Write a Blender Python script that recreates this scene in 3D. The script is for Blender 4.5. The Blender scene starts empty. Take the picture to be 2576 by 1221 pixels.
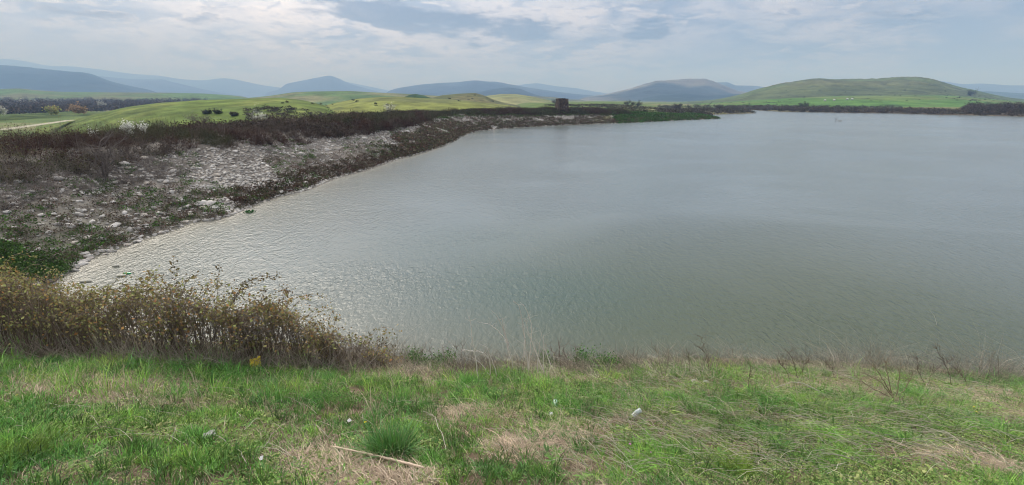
import bpy, math, random
import numpy as np
from mathutils import Vector

rng = np.random.default_rng(7)
random.seed(7)
scene = bpy.context.scene
col = scene.collection
R = math.radians

# ---------------------------------------------------------------- camera
F_PX, PITCH, CAM_Z = 469.0, 16.9, 5.0
cam_d = bpy.data.cameras.new("camera")
cam_d.sensor_width = 36.0
cam_d.lens = 36.0 * F_PX / 1024.0
cam_d.clip_start, cam_d.clip_end = 0.05, 60000
cam = bpy.data.objects.new("camera", cam_d)
cam.location = (0, 0, CAM_Z)
cam.rotation_euler = (R(90 - PITCH), 0, 0)
col.objects.link(cam)
scene.camera = cam

# ---------------------------------------------------------------- render / colour
scene.view_settings.view_transform = 'Standard'
scene.view_settings.look = 'None'
scene.view_settings.gamma = 1.0
scene.view_settings.exposure = 0.97
scene.view_settings.use_curve_mapping = False
scene.render.engine = 'CYCLES'
scene.cycles.max_bounces = 5
scene.cycles.diffuse_bounces = 3
scene.cycles.transmission_bounces = 3
scene.cycles.volume_bounces = 0
scene.cycles.use_denoising = True
scene.cycles.filter_width = 1.1

SUN_EL, SUN_AZ = 42.0, -38.0      # azimuth from +Y, negative = left

def pray(X, Y):
    """a direction from photo preview coordinates (2576 wide): (x/y, downward slope z/y)"""
    u, v = X * 1024 / 2576.0, Y * 485 / 1221.0
    c, s = math.cos(R(PITCH)), math.sin(R(PITCH))
    fy = F_PX * c - (v - 242.5) * s
    return (u - 512) / fy, (F_PX * s + (v - 242.5) * c) / fy

# ---------------------------------------------------------------- world: sky with cloud deck
world = bpy.data.worlds.new("World")
scene.world = world
world.use_nodes = True
nt = world.node_tree
nt.nodes.clear()
N = nt.nodes.new
L = nt.links.new
def wm(op, a, b=None, c=None):
    n = N('ShaderNodeMath'); n.operation = op
    for i, x in enumerate((a, b, c)):
        if x is None: continue
        if isinstance(x, (int, float)): n.inputs[i].default_value = x
        else: L(x, n.inputs[i])
    return n.outputs[0]
tc = N('ShaderNodeTexCoord')
sep = N('ShaderNodeSeparateXYZ'); L(tc.outputs['Generated'], sep.inputs[0])
sx, sy, sz = sep.outputs
az = wm('ARCTAN2', sx, sy)
el = wm('ARCSINE', sz)
# projected on a cloud deck
zz = wm('ADD', wm('MAXIMUM', sz, 0.0), 0.16)
comb = N('ShaderNodeCombineXYZ'); L(wm('DIVIDE', sx, zz), comb.inputs[0]); L(wm('DIVIDE', sy, zz), comb.inputs[1])
comb.inputs[2].default_value = 3.3
def wnoise(vec, scale, detail, rough, dist=0.0):
    n = N('ShaderNodeTexNoise'); n.inputs['Scale'].default_value = scale
    n.inputs['Detail'].default_value = detail; n.inputs['Roughness'].default_value = rough
    n.inputs['Distortion'].default_value = dist
    L(vec, n.inputs['Vector']); return n
n1 = wnoise(comb.outputs[0], 1.5, 7, 0.56, 0.3)
n2 = wnoise(comb.outputs[0], 5.0, 6, 0.6, 0.5)
nd = wnoise(comb.outputs[0], 3.0, 5, 0.6)
sd = N('ShaderNodeSeparateXYZ'); L(nd.outputs['Color'], sd.inputs[0])
az2 = wm('ADD', az, wm('MULTIPLY', wm('SUBTRACT', sd.outputs[0], 0.5), 0.16))
el2 = wm('ADD', el, wm('MULTIPLY', wm('SUBTRACT', sd.outputs[1], 0.5), 0.075))
def blob(X, Y, wX, wY):
    a, s = pray(X, Y)
    A = math.atan(a); E = math.atan(-s * math.cos(A))
    wa = wX / 2576.0 * 1024 / F_PX * math.cos(A) ** 2; we = wY / 2576.0 * 1024 / F_PX * .95
    t = wm('ADD', wm('POWER', wm('DIVIDE', wm('SUBTRACT', az2, A), wa), 2.0),
           wm('POWER', wm('DIVIDE', wm('SUBTRACT', el2, E), we), 2.0))
    return wm('EXPONENT', wm('MULTIPLY', t, -1.0))
dark = None
for b in [(900, 20, 150, 28, 1.0), (1010, 45, 80, 22, .8), (1160, 55, 100, 30, 1.0), (1335, 72, 85, 22, .95), (1635, 82, 80, 26, .95),
          (190, 22, 190, 20, .7), (530, 40, 80, 15, .6), (1175, 110, 45, 16, .6), (2240, 40, 110, 22, .6),
          (1420, 95, 120, 12, .3), (1660, 10, 130, 14, .55), (1960, 22, 130, 14, .5), (720, 95, 150, 12, .35), (1010, 158, 60, 8, .3),
          (1300, 140, 110, 12, .4), (1120, 150, 60, 8, .3), (120, 105, 200, 14, .3), (400, 130, 260, 10, .25)]:
    t = wm('MULTIPLY', blob(*b[:4]), b[4])
    dark = t if dark is None else wm('ADD', dark, t)
blue = None
for b in [(1850, 80, 130, 60, .6), (2430, 90, 120, 90, 1.0), (1750, 140, 120, 40, .5), (200, 130, 420, 60, .75), (2560, 150, 150, 60, .6),
          (600, 70, 150, 20, .4), (50, 60, 120, 20, .4), (1260, 10, 50, 12, .6)]:
    t = wm('MULTIPLY', blob(*b[:4]), b[4])
    blue = t if blue is None else wm('ADD', blue, t)
def wmix(fac, a, b, clamp=True):
    m = N('ShaderNodeMix'); m.data_type = 'RGBA'; m.clamp_factor = True
    if isinstance(fac, float): m.inputs[0].default_value = fac
    else: L(fac, m.inputs[0])
    for i, x in ((6, a), (7, b)):
        if isinstance(x, tuple): m.inputs[i].default_value = (*x, 1)
        else: L(x, m.inputs[i])
    return m.outputs[2]
def wramp(v, lo, hi):
    m = N('ShaderNodeMapRange'); m.interpolation_type = 'SMOOTHSTEP'
    L(v, m.inputs[0]); m.inputs[1].default_value = lo; m.inputs[2].default_value = hi
    return m.outputs[0]
cl = wmix(wramp(n1.outputs['Fac'], .38, .60), (.34, .41, .53), (1.0, .97, .96))
cl = wmix(wm('MULTIPLY', wramp(n2.outputs['Fac'], .47, .60), .75), cl, (1.20, 1.13, 1.06))
n3 = wnoise(comb.outputs[0], 9.0, 6, .62, .6)
cl = wmix(wm('MULTIPLY', wramp(n3.outputs['Fac'], .51, .63), .55), cl, (.34, .40, .52))
cl = wmix(wm('MINIMUM', wm('MULTIPLY', blue, .8), .85), cl, (.34, .47, .68))
dk = wramp(wm('ADD', dark, wm('MULTIPLY', wm('SUBTRACT', n2.outputs['Fac'], .5), 1.5)), .34, .88)
cl = wmix(wm('MULTIPLY', dk, .88), cl, (.09, .13, .21))
# dims towards the horizon; lobe added near the veiled sun brightens the water
hz = wm('EXPONENT', wm('MULTIPLY', wm('MAXIMUM', el, 0.0), -9.0))
vs = N('ShaderNodeVectorMath'); vs.operation = 'DOT_PRODUCT'; L(tc.outputs['Generated'], vs.inputs[0])
_ga, _ge = R(-36), R(36); vs.inputs[1].default_value = (math.sin(_ga) * math.cos(_ge), math.cos(_ga) * math.cos(_ge), math.sin(_ge))
glow = wm('EXPONENT', wm('MULTIPLY', wm('SUBTRACT', 1.0, vs.outputs['Value']), -9.0))
band = wm('EXPONENT', wm('MULTIPLY', wm('POWER', wm('DIVIDE', wm('MAXIMUM', el, 0.0), .26), 2.0), -1.0))
bright = wm('MULTIPLY', wm('ADD', .84, wm('MULTIPLY', glow, 1.9)), wm('SUBTRACT', 1.0, wm('MULTIPLY', band, .68)))
tint = wmix(band, (1.0, 1.0, 1.0), (.71, .73, .96))
tm = N('ShaderNodeMix'); tm.data_type = 'RGBA'; tm.blend_type = 'MULTIPLY'; tm.inputs[0].default_value = 1.0; L(cl, tm.inputs[6]); L(tint, tm.inputs[7]); cl = tm.outputs[2]
bgc = N('ShaderNodeBackground'); L(cl, bgc.inputs[0]); L(bright, bgc.inputs[1])
sky = N('ShaderNodeTexSky'); sky.sky_type = 'NISHITA'; sky.sun_disc = False
sky.sun_elevation = R(SUN_EL); sky.sun_rotation = R(SUN_AZ); sky.altitude = 300; sky.dust_density = 2
bgs = N('ShaderNodeBackground'); L(sky.outputs[0], bgs.inputs[0]); bgs.inputs[1].default_value = 0.10
mx = N('ShaderNodeMixShader'); mx.inputs[0].default_value = 0.86
L(bgs.outputs[0], mx.inputs[1]); L(bgc.outputs[0], mx.inputs[2])
out = N('ShaderNodeOutputWorld'); L(mx.outputs[0], out.inputs['Surface'])

# ---------------------------------------------------------------- sun behind thin cloud
sd_ = bpy.data.lights.new("sun", 'SUN'); sd_.energy = 1.2; sd_.angle = R(34); sd_.color = (1.0, .97, .93)
sun = bpy.data.objects.new("sun", sd_); col.objects.link(sun)
dv = Vector((math.sin(R(SUN_AZ)) * math.cos(R(SUN_EL)), math.cos(R(SUN_AZ)) * math.cos(R(SUN_EL)), math.sin(R(SUN_EL))))
sun.rotation_euler = dv.to_track_quat('Z', 'Y').to_euler()

# ================================================================ numeric helpers
def sstep(x, a, b):
    t = np.clip((x - a) / (b - a), 0, 1); return t * t * (3 - 2 * t)
_perm = np.random.default_rng(3).random((256, 256))
def vnoise(x, y):
    xi, yi = np.floor(x).astype(int), np.floor(y).astype(int)
    fx, fy = x - xi, y - yi
    fx = fx * fx * (3 - 2 * fx); fy = fy * fy * (3 - 2 * fy)
    g = lambda a, b: _perm[a & 255, b & 255]
    return (g(xi, yi) * (1 - fx) + g(xi + 1, yi) * fx) * (1 - fy) + (g(xi, yi + 1) * (1 - fx) + g(xi + 1, yi + 1) * fx) * fy
def fbm(x, y, o=4, s=1.0):
    x = np.asarray(x, float) * s; y = np.asarray(y, float) * s
    r = 0; a = .5; t = 0
    for i in range(o):
        r = r + a * vnoise(x + 17.3 * i, y + 9.1 * i); t += a; a *= .5; x = x * 2.03; y = y * 2.03
    return r / t

def wpt(X, Y, z=0.0):
    a, s = pray(X, Y); yy = (CAM_Z - z) / s
    return (a * yy, yy)

# water outline, counter-clockwise as seen from above is not needed
shore_P = [(145, 700), (205, 668), (215, 655), (290, 630), (350, 605), (400, 590), (445, 576), (480, 560), (545, 555), (600, 532),
           (650, 512), (700, 495), (770, 478), (830, 452), (920, 428), (1000, 400), (1060, 385), (1110, 368), (1140, 355),
           (1170, 338), (1200, 330), (1300, 321), (1400, 316), (1500, 312), (1600, 308), (1700, 303), (1808, 298.5),
           (1792, 291), (1790, 288.3), (1850, 286.5), (1902, 285.2), (1880, 281), (1858, 276.5), (1880, 276), (1964, 281), (2110, 283.6),
           (2256, 285.5), (2365, 289), (2480, 291), (2576, 293.8)]
shore = [wpt(*p) for p in shore_P]
shore += [(230, 130), (330, 60), (330, -60), (140, -60), (60, -6), (30, 3.2), (14, 6.4), (11.5, 7.3), (8.5, 8.0), (5, 8.25), (2, 8.35), (-.6, 8.3), (-2.2, 8.5), (-4, 8.9),
          (-7, 9.2), (-9.2, 9.6), (-11, 10.6), (-12.6, 11.8)]
_i = shore.index((14, 6.4)); _j = shore.index((-12.6, 11.8)); _seg = np.array(shore[_i:_j + 1]); _t = np.linspace(0, len(_seg) - 1, 90)
_sx = np.interp(_t, np.arange(len(_seg)), _seg[:, 0]); _sy = np.interp(_t, np.arange(len(_seg)), _seg[:, 1]) + (fbm(_t * .9, _t * 0 + 3, 4, .8) - .5) * .8
shore = shore[:_i] + list(zip(_sx, _sy)) + shore[_j + 1:]
SH = np.array(shore)
def poly_dist(x, y, P=SH):
    x = np.asarray(x, float).ravel(); y = np.asarray(y, float).ravel()
    d2 = np.full(x.shape, 1e18); ins = np.zeros(x.shape, bool)
    n = len(P)
    for i in range(n):
        ax, ay = P[i]; bx, by = P[(i + 1) % n]
        ex, ey = bx - ax, by - ay
        t = np.clip(((x - ax) * ex + (y - ay) * ey) / (ex * ex + ey * ey), 0, 1)
        d2 = np.minimum(d2, (x - ax - t * ex) ** 2 + (y - ay - t * ey) ** 2)
        c = ((ay > y) != (by > y)) & (x < (bx - ax) * (y - ay) / (by - ay + 1e-12) + ax)
        ins ^= c
    return np.where(ins, -1, 1) * np.sqrt(d2)

def smin(a, b, k):
    h = np.clip(.5 + .5 * (b - a) / k, 0, 1)
    return b * (1 - h) + a * h - k * h * (1 - h)

def ground_h(x, y, d=None):
    shp = np.shape(x); x = np.asarray(x, float).ravel(); y = np.asarray(y, float).ravel()
    if d is None: d = poly_dist(x, y)
    d = d.ravel()
    far = sstep(y, 60, 125); low = sstep(x - .25 * (y - 120), 14, 50) * sstep(y, 60, 110)
    right = sstep(x, 60, 130)
    slope = .41 - .13 * far; slope = slope * (1 - low) + .16 * low
    crest = 3.3 - .5 * sstep(-x, 7, 12) - .55 * far; crest = crest * (1 - low) + .95 * low
    wob = (fbm(x, y, 3, .35) - .5)
    h = smin(slope * np.maximum(d, 0), crest + 0 * d, .5)
    # outer side of the left embankment falls to a lower valley
    left = sstep(-x, -15, 8) * (1 - low)
    fall = sstep(d, 13, 40) * left
    outer = -2.4 + 2.6 * sstep(y - .4 * x, 260, 480)
    h = h * (1 - fall) + outer * fall
    h = h + wob * .28 * sstep(d, .2, 3) + (fbm(x, y, 4, .03) - .5) * 1.6 * sstep(d, 30, 120) * sstep(y, 30, 120)
    h = np.where(d < 0, np.maximum(.3 * d, -3.0), h)
    # plain rises a touch far away so that its horizon matches
    return h.reshape(shp)

# ---- hills: ridge traces in preview coordinates at a distance
HILLS = {}
def hill_def(name, D, pts, front, back, base=-3.0, rough=.0):
    pts = sorted(pts); a = np.array([pray(*p)[0] for p in pts]); s = np.array([pray(*p)[1] for p in pts])
    HILLS[name] = dict(D=D, a=a, z=CAM_Z - s * D, front=front, back=back, base=base, rough=rough)
def hill_h(hd, x, y):
    a = x / np.maximum(y, 1e-3); s = y
    # slightly smoothed ridge interpolation
    zr = np.interp(a, hd['a'], hd['z'])
    da = (hd['a'][-1] - hd['a'][0]) * .012
    zr = (zr * 2 + np.interp(a - da, hd['a'], hd['z']) + np.interp(a + da, hd['a'], hd['z'])) / 4
    aw = (hd['a'][-1] - hd['a'][0]) * .07
    win = sstep(a, hd['a'][0] - aw * .2, hd['a'][0] + aw) * sstep(-a, -hd['a'][-1] - aw * .2, -hd['a'][-1] + aw)
    t = (s - hd['D']) / hd['D']
    t = np.where(t < 0, -t / hd['front'], t / hd['back'])
    b = np.clip(1 - t ** 1.7, 0, 1); b = b * b * (3 - 2 * b) * .35 + b * .65
    h = hd['base'] + (zr - hd['base']) * b * win
    if hd['rough']:
        sc = 5.0 / hd['D']
        rn = 1 - np.abs(2 * fbm(x, y, 5, sc * 2.2) - 1) * 2
        h = h - hd['rough'] * (zr - hd['base']) * np.clip(t * 3, 0, 1) * np.clip(1 - t, 0, 1) * (1 - rn) * win
    return h
hill_def('mound', 125, [(-260, 385), (-80, 362), (20, 343), (60, 333), (190, 303), (250, 286), (320, 269), (400, 259), (500, 252), (600, 249), (700, 246), (760, 251), (800, 261), (840, 272), (900, 292)], .45, .5, -3, .03)
hill_def('yellow', 210, [(770, 280), (810, 268), (850, 257), (900, 248), (950, 244.5), (1000, 243.5), (1060, 247), (1150, 251), (1250, 262), (1330, 272)], .35, .4, -1, .05)
hill_def('cone', 290, [(990, 254), (1010, 247), (1030, 239), (1045, 236), (1065, 240), (1085, 247), (1110, 256)], .08, .1, 0, .05)
hill_def('brown', 300, [(1060, 256), (1090, 246), (1110, 240), (1150, 236), (1195, 234), (1215, 239), (1240, 250), (1270, 259), (1320, 268)], .3, .3, -1, .06)
hill_def('green_far', 560, [(520, 256), (620, 247), (680, 241), (740, 232), (800, 230), (880, 229), (950, 233), (1020, 236), (1100, 241), (1200, 250)], .3, .3, 0, .06)
hill_def('tan', 520, [(1180, 252), (1215, 242), (1260, 237), (1300, 237), (1340, 243), (1380, 252), (1420, 259), (1460, 264)], .25, .3, 0, .08)
hill_def('left_green', 900, [(-420, 222), (-150, 230), (0, 225), (50, 223), (90, 228), (160, 232), (300, 233), (430, 234), (520, 236), (580, 240), (680, 250)], .45, .3, 0, .06)
hill_def('low_dark', 1100, [(1300, 246), (1340, 242), (1390, 244), (1430, 250), (1460, 251), (1485, 257), (1510, 255), (1545, 253), (1580, 259), (1640, 262)], .25, .3, 0, .06)
hill_def('right_hill', 850, [(1600, 262), (1700, 258), (1800, 251), (1860, 239), (1900, 226), (1960, 212), (2020, 202), (2060, 197), (2085, 201), (2130, 200), (2180, 200), (2230, 198), (2280, 195), (2320, 196), (2345, 200), (2370, 207), (2410, 219), (2450, 227), (2490, 236), (2540, 246), (2700, 262)], .5, .3, 0, .26)
hill_def('right_terrace', 520, [(1600, 266), (1760, 261), (1900, 252), (2000, 246), (2100, 242), (2200, 240), (2300, 240), (2400, 241), (2480, 248), (2576, 256), (2700, 262)], .45, .3, 0, .05)
hill_def('mid_mountain', 2200, [(1440, 248), (1520, 238), (1580, 224), (1620, 212), (1650, 204), (1700, 201), (1750, 198), (1775, 199), (1795, 205), (1820, 215), (1860, 230), (1960, 240)], .35, .3, 0, .35)
hill_def('mid_spur', 1700, [(1600, 248), (1660, 238), (1720, 233), (1780, 240), (1860, 236), (1930, 240), (2000, 248)], .25, .3, 0, .25)
hill_def('mid_back', 3600, [(1760, 225), (1800, 208), (1830, 207), (1850, 215), (1900, 216), (1960, 225), (2050, 236)], .25, .2, 0, .1)
hill_def('center_mountain', 3200, [(940, 240), (970, 231), (1000, 222), (1060, 213), (1120, 208), (1150, 207), (1180, 203), (1200, 202), (1225, 205), (1250, 206), (1290, 214), (1330, 221), (1400, 231), (1450, 237), (1560, 246)], .3, .2, 0, .18)
hill_def('center_spur', 2000, [(1150, 245), (1200, 233), (1240, 224), (1280, 220), (1310, 224), (1335, 234), (1380, 248)], .2, .2, 0, .1)
hill_def('center_low', 2500, [(1040, 246), (1090, 238), (1130, 232), (1180, 224), (1210, 228), (1260, 236), (1330, 246)], .2, .2, 0, .1)
hill_def('center_back', 5600, [(1250, 222), (1320, 212), (1350, 209), (1400, 217), (1450, 222), (1500, 231), (1560, 240)], .2, .15, 0, .15)
hill_def('peak', 4300, [(650, 238), (700, 226), (720, 211), (760, 203), (800, 195), (820, 191), (832, 190), (850, 197), (880, 211), (920, 222), (960, 233), (1040, 245)], .2, .15, 0, .15)
hill_def('peak_back', 5900, [(820, 220), (870, 206), (910, 214), (960, 224), (1030, 240)], .15, .15, 0, .1)
hill_def('left_mountain', 2300, [(-900, 170), (-500, 150), (-200, 172), (-60, 165), (0, 165), (50, 168), (100, 174), (180, 182), (215, 183), (240, 190), (270, 203), (330, 217), (400, 230), (460, 240)], .35, .25, 0, .18)
hill_def('left_back', 5600, [(-900, 165), (-300, 150), (0, 148), (50, 151), (90, 160), (130, 168), (160, 165), (200, 169), (260, 176), (330, 186), (400, 190), (460, 200), (520, 203), (560, 195), (600, 201), (660, 215), (720, 222), (820, 238)], .2, .15, 0, .14)
hill_def('left_mid', 3900, [(150, 200), (250, 192), (330, 199), (410, 200), (450, 210), (500, 222), (560, 234), (640, 244)], .2, .15, 0, .12)
hill_def('right_back', 4300, [(2250, 215), (2330, 202), (2370, 204), (2420, 212), (2470, 210), (2540, 215), (2640, 214), (2800, 222), (3300, 215)], .2, .15, 0, .12)
hill_def('right_low', 2200, [(2380, 246), (2440, 230), (2490, 230), (2540, 233), (2600, 236), (2760, 234), (3200, 240)], .25, .2, 0, .1)

NEAR = ['mound', 'yellow', 'brown', 'right_terrace', 'right_hill', 'left_green']
def surf_h(x, y):
    h = ground_h(x, y)
    for n in NEAR: h = np.maximum(h, np.where(np.asarray(y) > 5, hill_h(HILLS[n], np.asarray(x, float), np.asarray(y, float)), -50))
    return h
_ts = np.exp(np.linspace(math.log(1.0), math.log(1500), 2600))
def place(X, Y):
    """where the sight line of a preview point meets the terrain"""
    a, s = pray(X, Y)
    z = CAM_Z - s * _ts
    h = surf_h(a * _ts, _ts)
    i = np.argmax(z < h)
    if z[i] >= h[i]: i = len(_ts) - 1
    y = _ts[i]
    return Vector((a * y, y, float(h[i])))
def at_dist(X, Y, y):
    a, s = pray(X, Y)
    x = a * y
    return Vector((x, y, float(surf_h(np.array([x]), np.array([y]))[0])))
def gz(x, y): return surf_h(np.asarray(x, float), np.asarray(y, float))

# ================================================================ mesh helpers
class Soup:
    def __init__(s): s.v = []; s.f = []; s.c = []; s.n = 0
    def add(s, v, f, c):
        v = np.asarray(v, np.float32).reshape(-1, 3); f = np.asarray(f, np.int64)
        c = np.broadcast_to(np.asarray(c, np.float32), (len(v), 3)) if np.ndim(c) == 1 else np.asarray(c, np.float32).reshape(-1, 3)
        s.v.append(v); s.f.append(f + s.n); s.c.append(c); s.n += len(v)
    def strips(s, P, W, side, c):
        n, k = P.shape[:2]
        o = side[:, None, :] * W[:, :, None] * .5
        V = np.stack([P - o, P + o], 2)                          # n,k,2,3
        i = np.arange(n)[:, None] * (2 * k) + np.arange(k - 1)[None] * 2
        F = np.stack([i, i + 1, i + 3, i + 2], -1).reshape(-1, 4)
        s.add(V, F, np.repeat(c, 2 * k, 0) if np.ndim(c) == 2 else c)
    def tubes(s, P, Rr, c, m=4):
        n, k = P.shape[:2]
        T = np.gradient(P, axis=1); T /= np.linalg.norm(T, axis=2, keepdims=True) + 1e-9
        ref = np.where(np.abs(T[..., 2:3]) > .9, np.array([1., 0, 0]), np.array([0, 0, 1.]))
        A = np.cross(T, ref); A /= np.linalg.norm(A, axis=2, keepdims=True) + 1e-9
        B = np.cross(T, A)
        an = np.arange(m) * 2 * np.pi / m
        V = P[:, :, None] + (A[:, :, None] * np.cos(an)[:, None] + B[:, :, None] * np.sin(an)[:, None]) * Rr[:, :, None, None]
        i = np.arange(n)[:, None, None] * (m * k) + np.arange(k - 1)[None, :, None] * m
        j = np.arange(m)[None, None]; j2 = (j + 1) % m
        F = np.stack([i + j, i + j2, i + m + j2, i + m + j], -1).reshape(-1, 4)
        s.add(V, F, np.repeat(c, m * k, 0) if np.ndim(c) == 2 else c)
    def leaves(s, C, size, c, flat=0.0, asp=.55):
        n = len(C)
        a = rng.normal(size=(n, 3)); a[:, 2] *= (1 - flat); a /= np.linalg.norm(a, axis=1, keepdims=True)
        b = rng.normal(size=(n, 3)); b[:, 2] *= (1 - flat); b -= a * (a * b).sum(1, keepdims=True); b /= np.linalg.norm(b, axis=1, keepdims=True)
        sz = np.broadcast_to(size, (n,))[:, None]
        V = np.stack([C - a * sz * .5, C + b * sz * asp * .5, C + a * sz * .5, C - b * sz * asp * .5], 1)
        F = np.arange(n * 4).reshape(-1, 4)
        s.add(V, F, np.repeat(c, 4, 0) if np.ndim(c) == 2 else c)
    def build(s, name, mat, parent=None, smooth=False, loc=None):
        me = bpy.data.meshes.new(name)
        V = np.concatenate(s.v); C = np.concatenate(s.c)
        if loc is not None: V = V - np.array(loc, np.float32)
        loops = np.concatenate([f.ravel() for f in s.f]); tot = np.concatenate([np.full(len(f), f.shape[1]) for f in s.f])
        st = np.concatenate([[0], np.cumsum(tot)[:-1]])
        me.vertices.add(len(V)); me.vertices.foreach_set('co', V.astype(np.float32).ravel())
        me.loops.add(len(loops)); me.loops.foreach_set('vertex_index', loops.astype(np.int32))
        me.polygons.add(len(tot)); me.polygons.foreach_set('loop_start', st.astype(np.int32))
        me.polygons.foreach_set('loop_total', tot.astype(np.int32))
        at = me.color_attributes.new('Col', 'FLOAT_COLOR', 'POINT')
        at.data.foreach_set('color', np.concatenate([np.clip(C, 0, 1), np.ones((len(C), 1))], 1).astype(np.float32).ravel())
        me.update(calc_edges=True); me.validate()
        if smooth: me.polygons.foreach_set('use_smooth', np.ones(len(tot), bool))
        me.materials.append(mat)
        o = bpy.data.objects.new(name, me); col.objects.link(o)
        if loc is not None and parent is None: o.location = loc
        if parent is not None: o.parent = parent
        return o

def tag(o, label=None, cat=None, group=None, kind=None):
    if label: o['label'] = label
    if cat: o['category'] = cat
    if group: o['group'] = group
    if kind: o['kind'] = kind
    return o
def empty(name, loc, label, cat, group=None):
    o = bpy.data.objects.new(name, None); col.objects.link(o); o.location = loc; o.empty_display_size = .2
    return tag(o, label, cat, group)
def pal(n, cols, w=None, jit=.18):
    cols = np.array(cols, float)
    c = cols[rng.choice(len(cols), n, p=w)]
    t = rng.random((n, 1)); c2 = cols[rng.choice(len(cols), n, p=w)]
    c = c * (1 - t * .4) + c2 * t * .4
    return c * (1 + jit * rng.normal(size=(n, 1)))
def unit(n):
    a = rng.normal(size=(n, 3)); return a / np.linalg.norm(a, axis=1, keepdims=True)

# ================================================================ materials
def new_mat(name):
    m = bpy.data.materials.new(name); m.use_nodes = True
    m.node_tree.nodes.clear(); return m, m.node_tree
def veg_mat(name, transl=.25, rough=.7, spec=.2):
    m, t = new_mat(name); n = t.nodes.new; l = t.links.new
    a = n('ShaderNodeAttribute'); a.attribute_name = 'Col'
    p = n('ShaderNodeBsdfPrincipled'); p.inputs['Roughness'].default_value = rough; p.inputs['Specular IOR Level'].default_value = spec
    l(a.outputs['Color'], p.inputs['Base Color'])
    o = n('ShaderNodeOutputMaterial')
    if transl > 0:
        tr = n('ShaderNodeBsdfTranslucent'); l(a.outputs['Color'], tr.inputs[0])
        mi = n('ShaderNodeMixShader'); mi.inputs[0].default_value = transl
        l(p.outputs[0], mi.inputs[1]); l(tr.outputs[0], mi.inputs[2]); l(mi.outputs[0], o.inputs[0])
    else: l(p.outputs[0], o.inputs[0])
    return m
def surf_mat(name, scale=6.0, amount=.35, bump=.3, rough=.9, spec=.25, detail=8, stretch=(1, 1, 1), bdist=.02, coord='Object'):
    """vertex colour broken up by noise, with bump"""
    m, t = new_mat(name); n = t.nodes.new; l = t.links.new
    a = n('ShaderNodeAttribute'); a.attribute_name = 'Col'
    tcn = n('ShaderNodeTexCoord'); mp = n('ShaderNodeMapping'); mp.inputs['Scale'].default_value = stretch
    l(tcn.outputs[coord], mp.inputs[0])
    no = n('ShaderNodeTexNoise'); no.inputs['Scale'].default_value = scale; no.inputs['Detail'].default_value = detail; no.inputs['Roughness'].default_value = .65
    l(mp.outputs[0], no.inputs['Vector'])
    mr = n('ShaderNodeMapRange'); mr.inputs[1].default_value = .3; mr.inputs[2].default_value = .7
    mr.inputs[3].default_value = 1 - amount; mr.inputs[4].default_value = 1 + amount; l(no.outputs['Fac'], mr.inputs[0])
    vm = n('ShaderNodeVectorMath'); vm.operation = 'SCALE'; l(a.outputs['Color'], vm.inputs[0]); l(mr.outputs[0], vm.inputs['Scale'])
    bu = n('ShaderNodeBump'); bu.inputs['Strength'].default_value = bump; bu.inputs['Distance'].default_value = bdist; l(no.outputs['Fac'], bu.inputs['Height'])
    p = n('ShaderNodeBsdfPrincipled'); p.inputs['Roughness'].default_value = rough; p.inputs['Specular IOR Level'].default_value = spec
    l(vm.outputs[0], p.inputs['Base Color']); l(bu.outputs[0], p.inputs['Normal'])
    o = n('ShaderNodeOutputMaterial'); l(p.outputs[0], o.inputs[0])
    return m
M_leaf = veg_mat('foliage', .2)
M_grass = veg_mat('grass_blade', .22, .55, .3)
M_twig = veg_mat('twig_bark', 0, .85, .2)
M_straw = veg_mat('dry_straw', .2, .7, .25)
M_stone = surf_mat('limestone', 9, .22, .5, .9, .2, 6)
M_soil = surf_mat('soil_and_turf', 1.7, .4, .8, .95, .1, 10, bdist=.05)
M_hill = surf_mat('hill_turf', .05, .5, 1.0, .95, .05, 12, bdist=4.0)
M_mound = surf_mat('mound_turf', .22, .55, 1.0, .95, .05, 12, stretch=(.6, .6, 3.0), bdist=.6)
M_far = surf_mat('mountain_scrub', .006, .5, 1.0, .95, .05, 12, bdist=30.0)

# ---------------------------------------------------------------- water material
m, t = new_mat('reservoir_water'); n = t.nodes.new; l = t.links.new
geo = n('ShaderNodeNewGeometry')
def tn(vec, scale, det, ro, dist=0):
    k = n('ShaderNodeTexNoise'); k.inputs['Scale'].default_value = scale; k.inputs['Detail'].default_value = det
    k.inputs['Roughness'].default_value = ro; k.inputs['Distortion'].default_value = dist; l(vec, k.inputs['Vector']); return k.outputs['Fac']
def mp_(rot, sc):
    k = n('ShaderNodeMapping'); k.inputs['Rotation'].default_value = (0, 0, R(rot)); k.inputs['Scale'].default_value = sc
    l(geo.outputs['Position'], k.inputs[0]); return k.outputs[0]
def mt(op, a, b):
    k = n('ShaderNodeMath'); k.operation = op
    for i, x in enumerate((a, b)):
        if isinstance(x, (int, float)): k.inputs[i].default_value = x
        else: l(x, k.inputs[i])
    return k.outputs[0]
w1 = tn(mp_(6, (1, .42, 1)), 5.6, 2, .5, .6)
w2 = tn(mp_(-12, (1, .6, 1)), 10.0, 2, .5, .5)
w3 = tn(mp_(14, (1, .6, 1)), 22.0, 3, .55, .3)
wl = tn(mp_(5, (1, .55, 1)), .55, 2, .5)
patch = tn(mp_(25, (1, 1.6, 1)), .07, 3, .5, .8)
hsum = mt('ADD', mt('ADD', mt('MULTIPLY', w1, .048), mt('MULTIPLY', w2, .036)), mt('ADD', mt('MULTIPLY', w3, .016), mt('MULTIPLY', wl, .02)))
amp = n('ShaderNodeMapRange'); amp.inputs[1].default_value = .35; amp.inputs[2].default_value = .65; amp.inputs[3].default_value = .35; amp.inputs[4].default_value = 1.25
l(patch, amp.inputs[0])
bu = n('ShaderNodeBump'); bu.inputs['Distance'].default_value = 1.0; l(mt('MULTIPLY', amp.outputs[0], .85), bu.inputs['Strength']); l(hsum, bu.inputs['Height'])
at = n('ShaderNodeAttribute'); at.attribute_name = 'Col'
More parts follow.
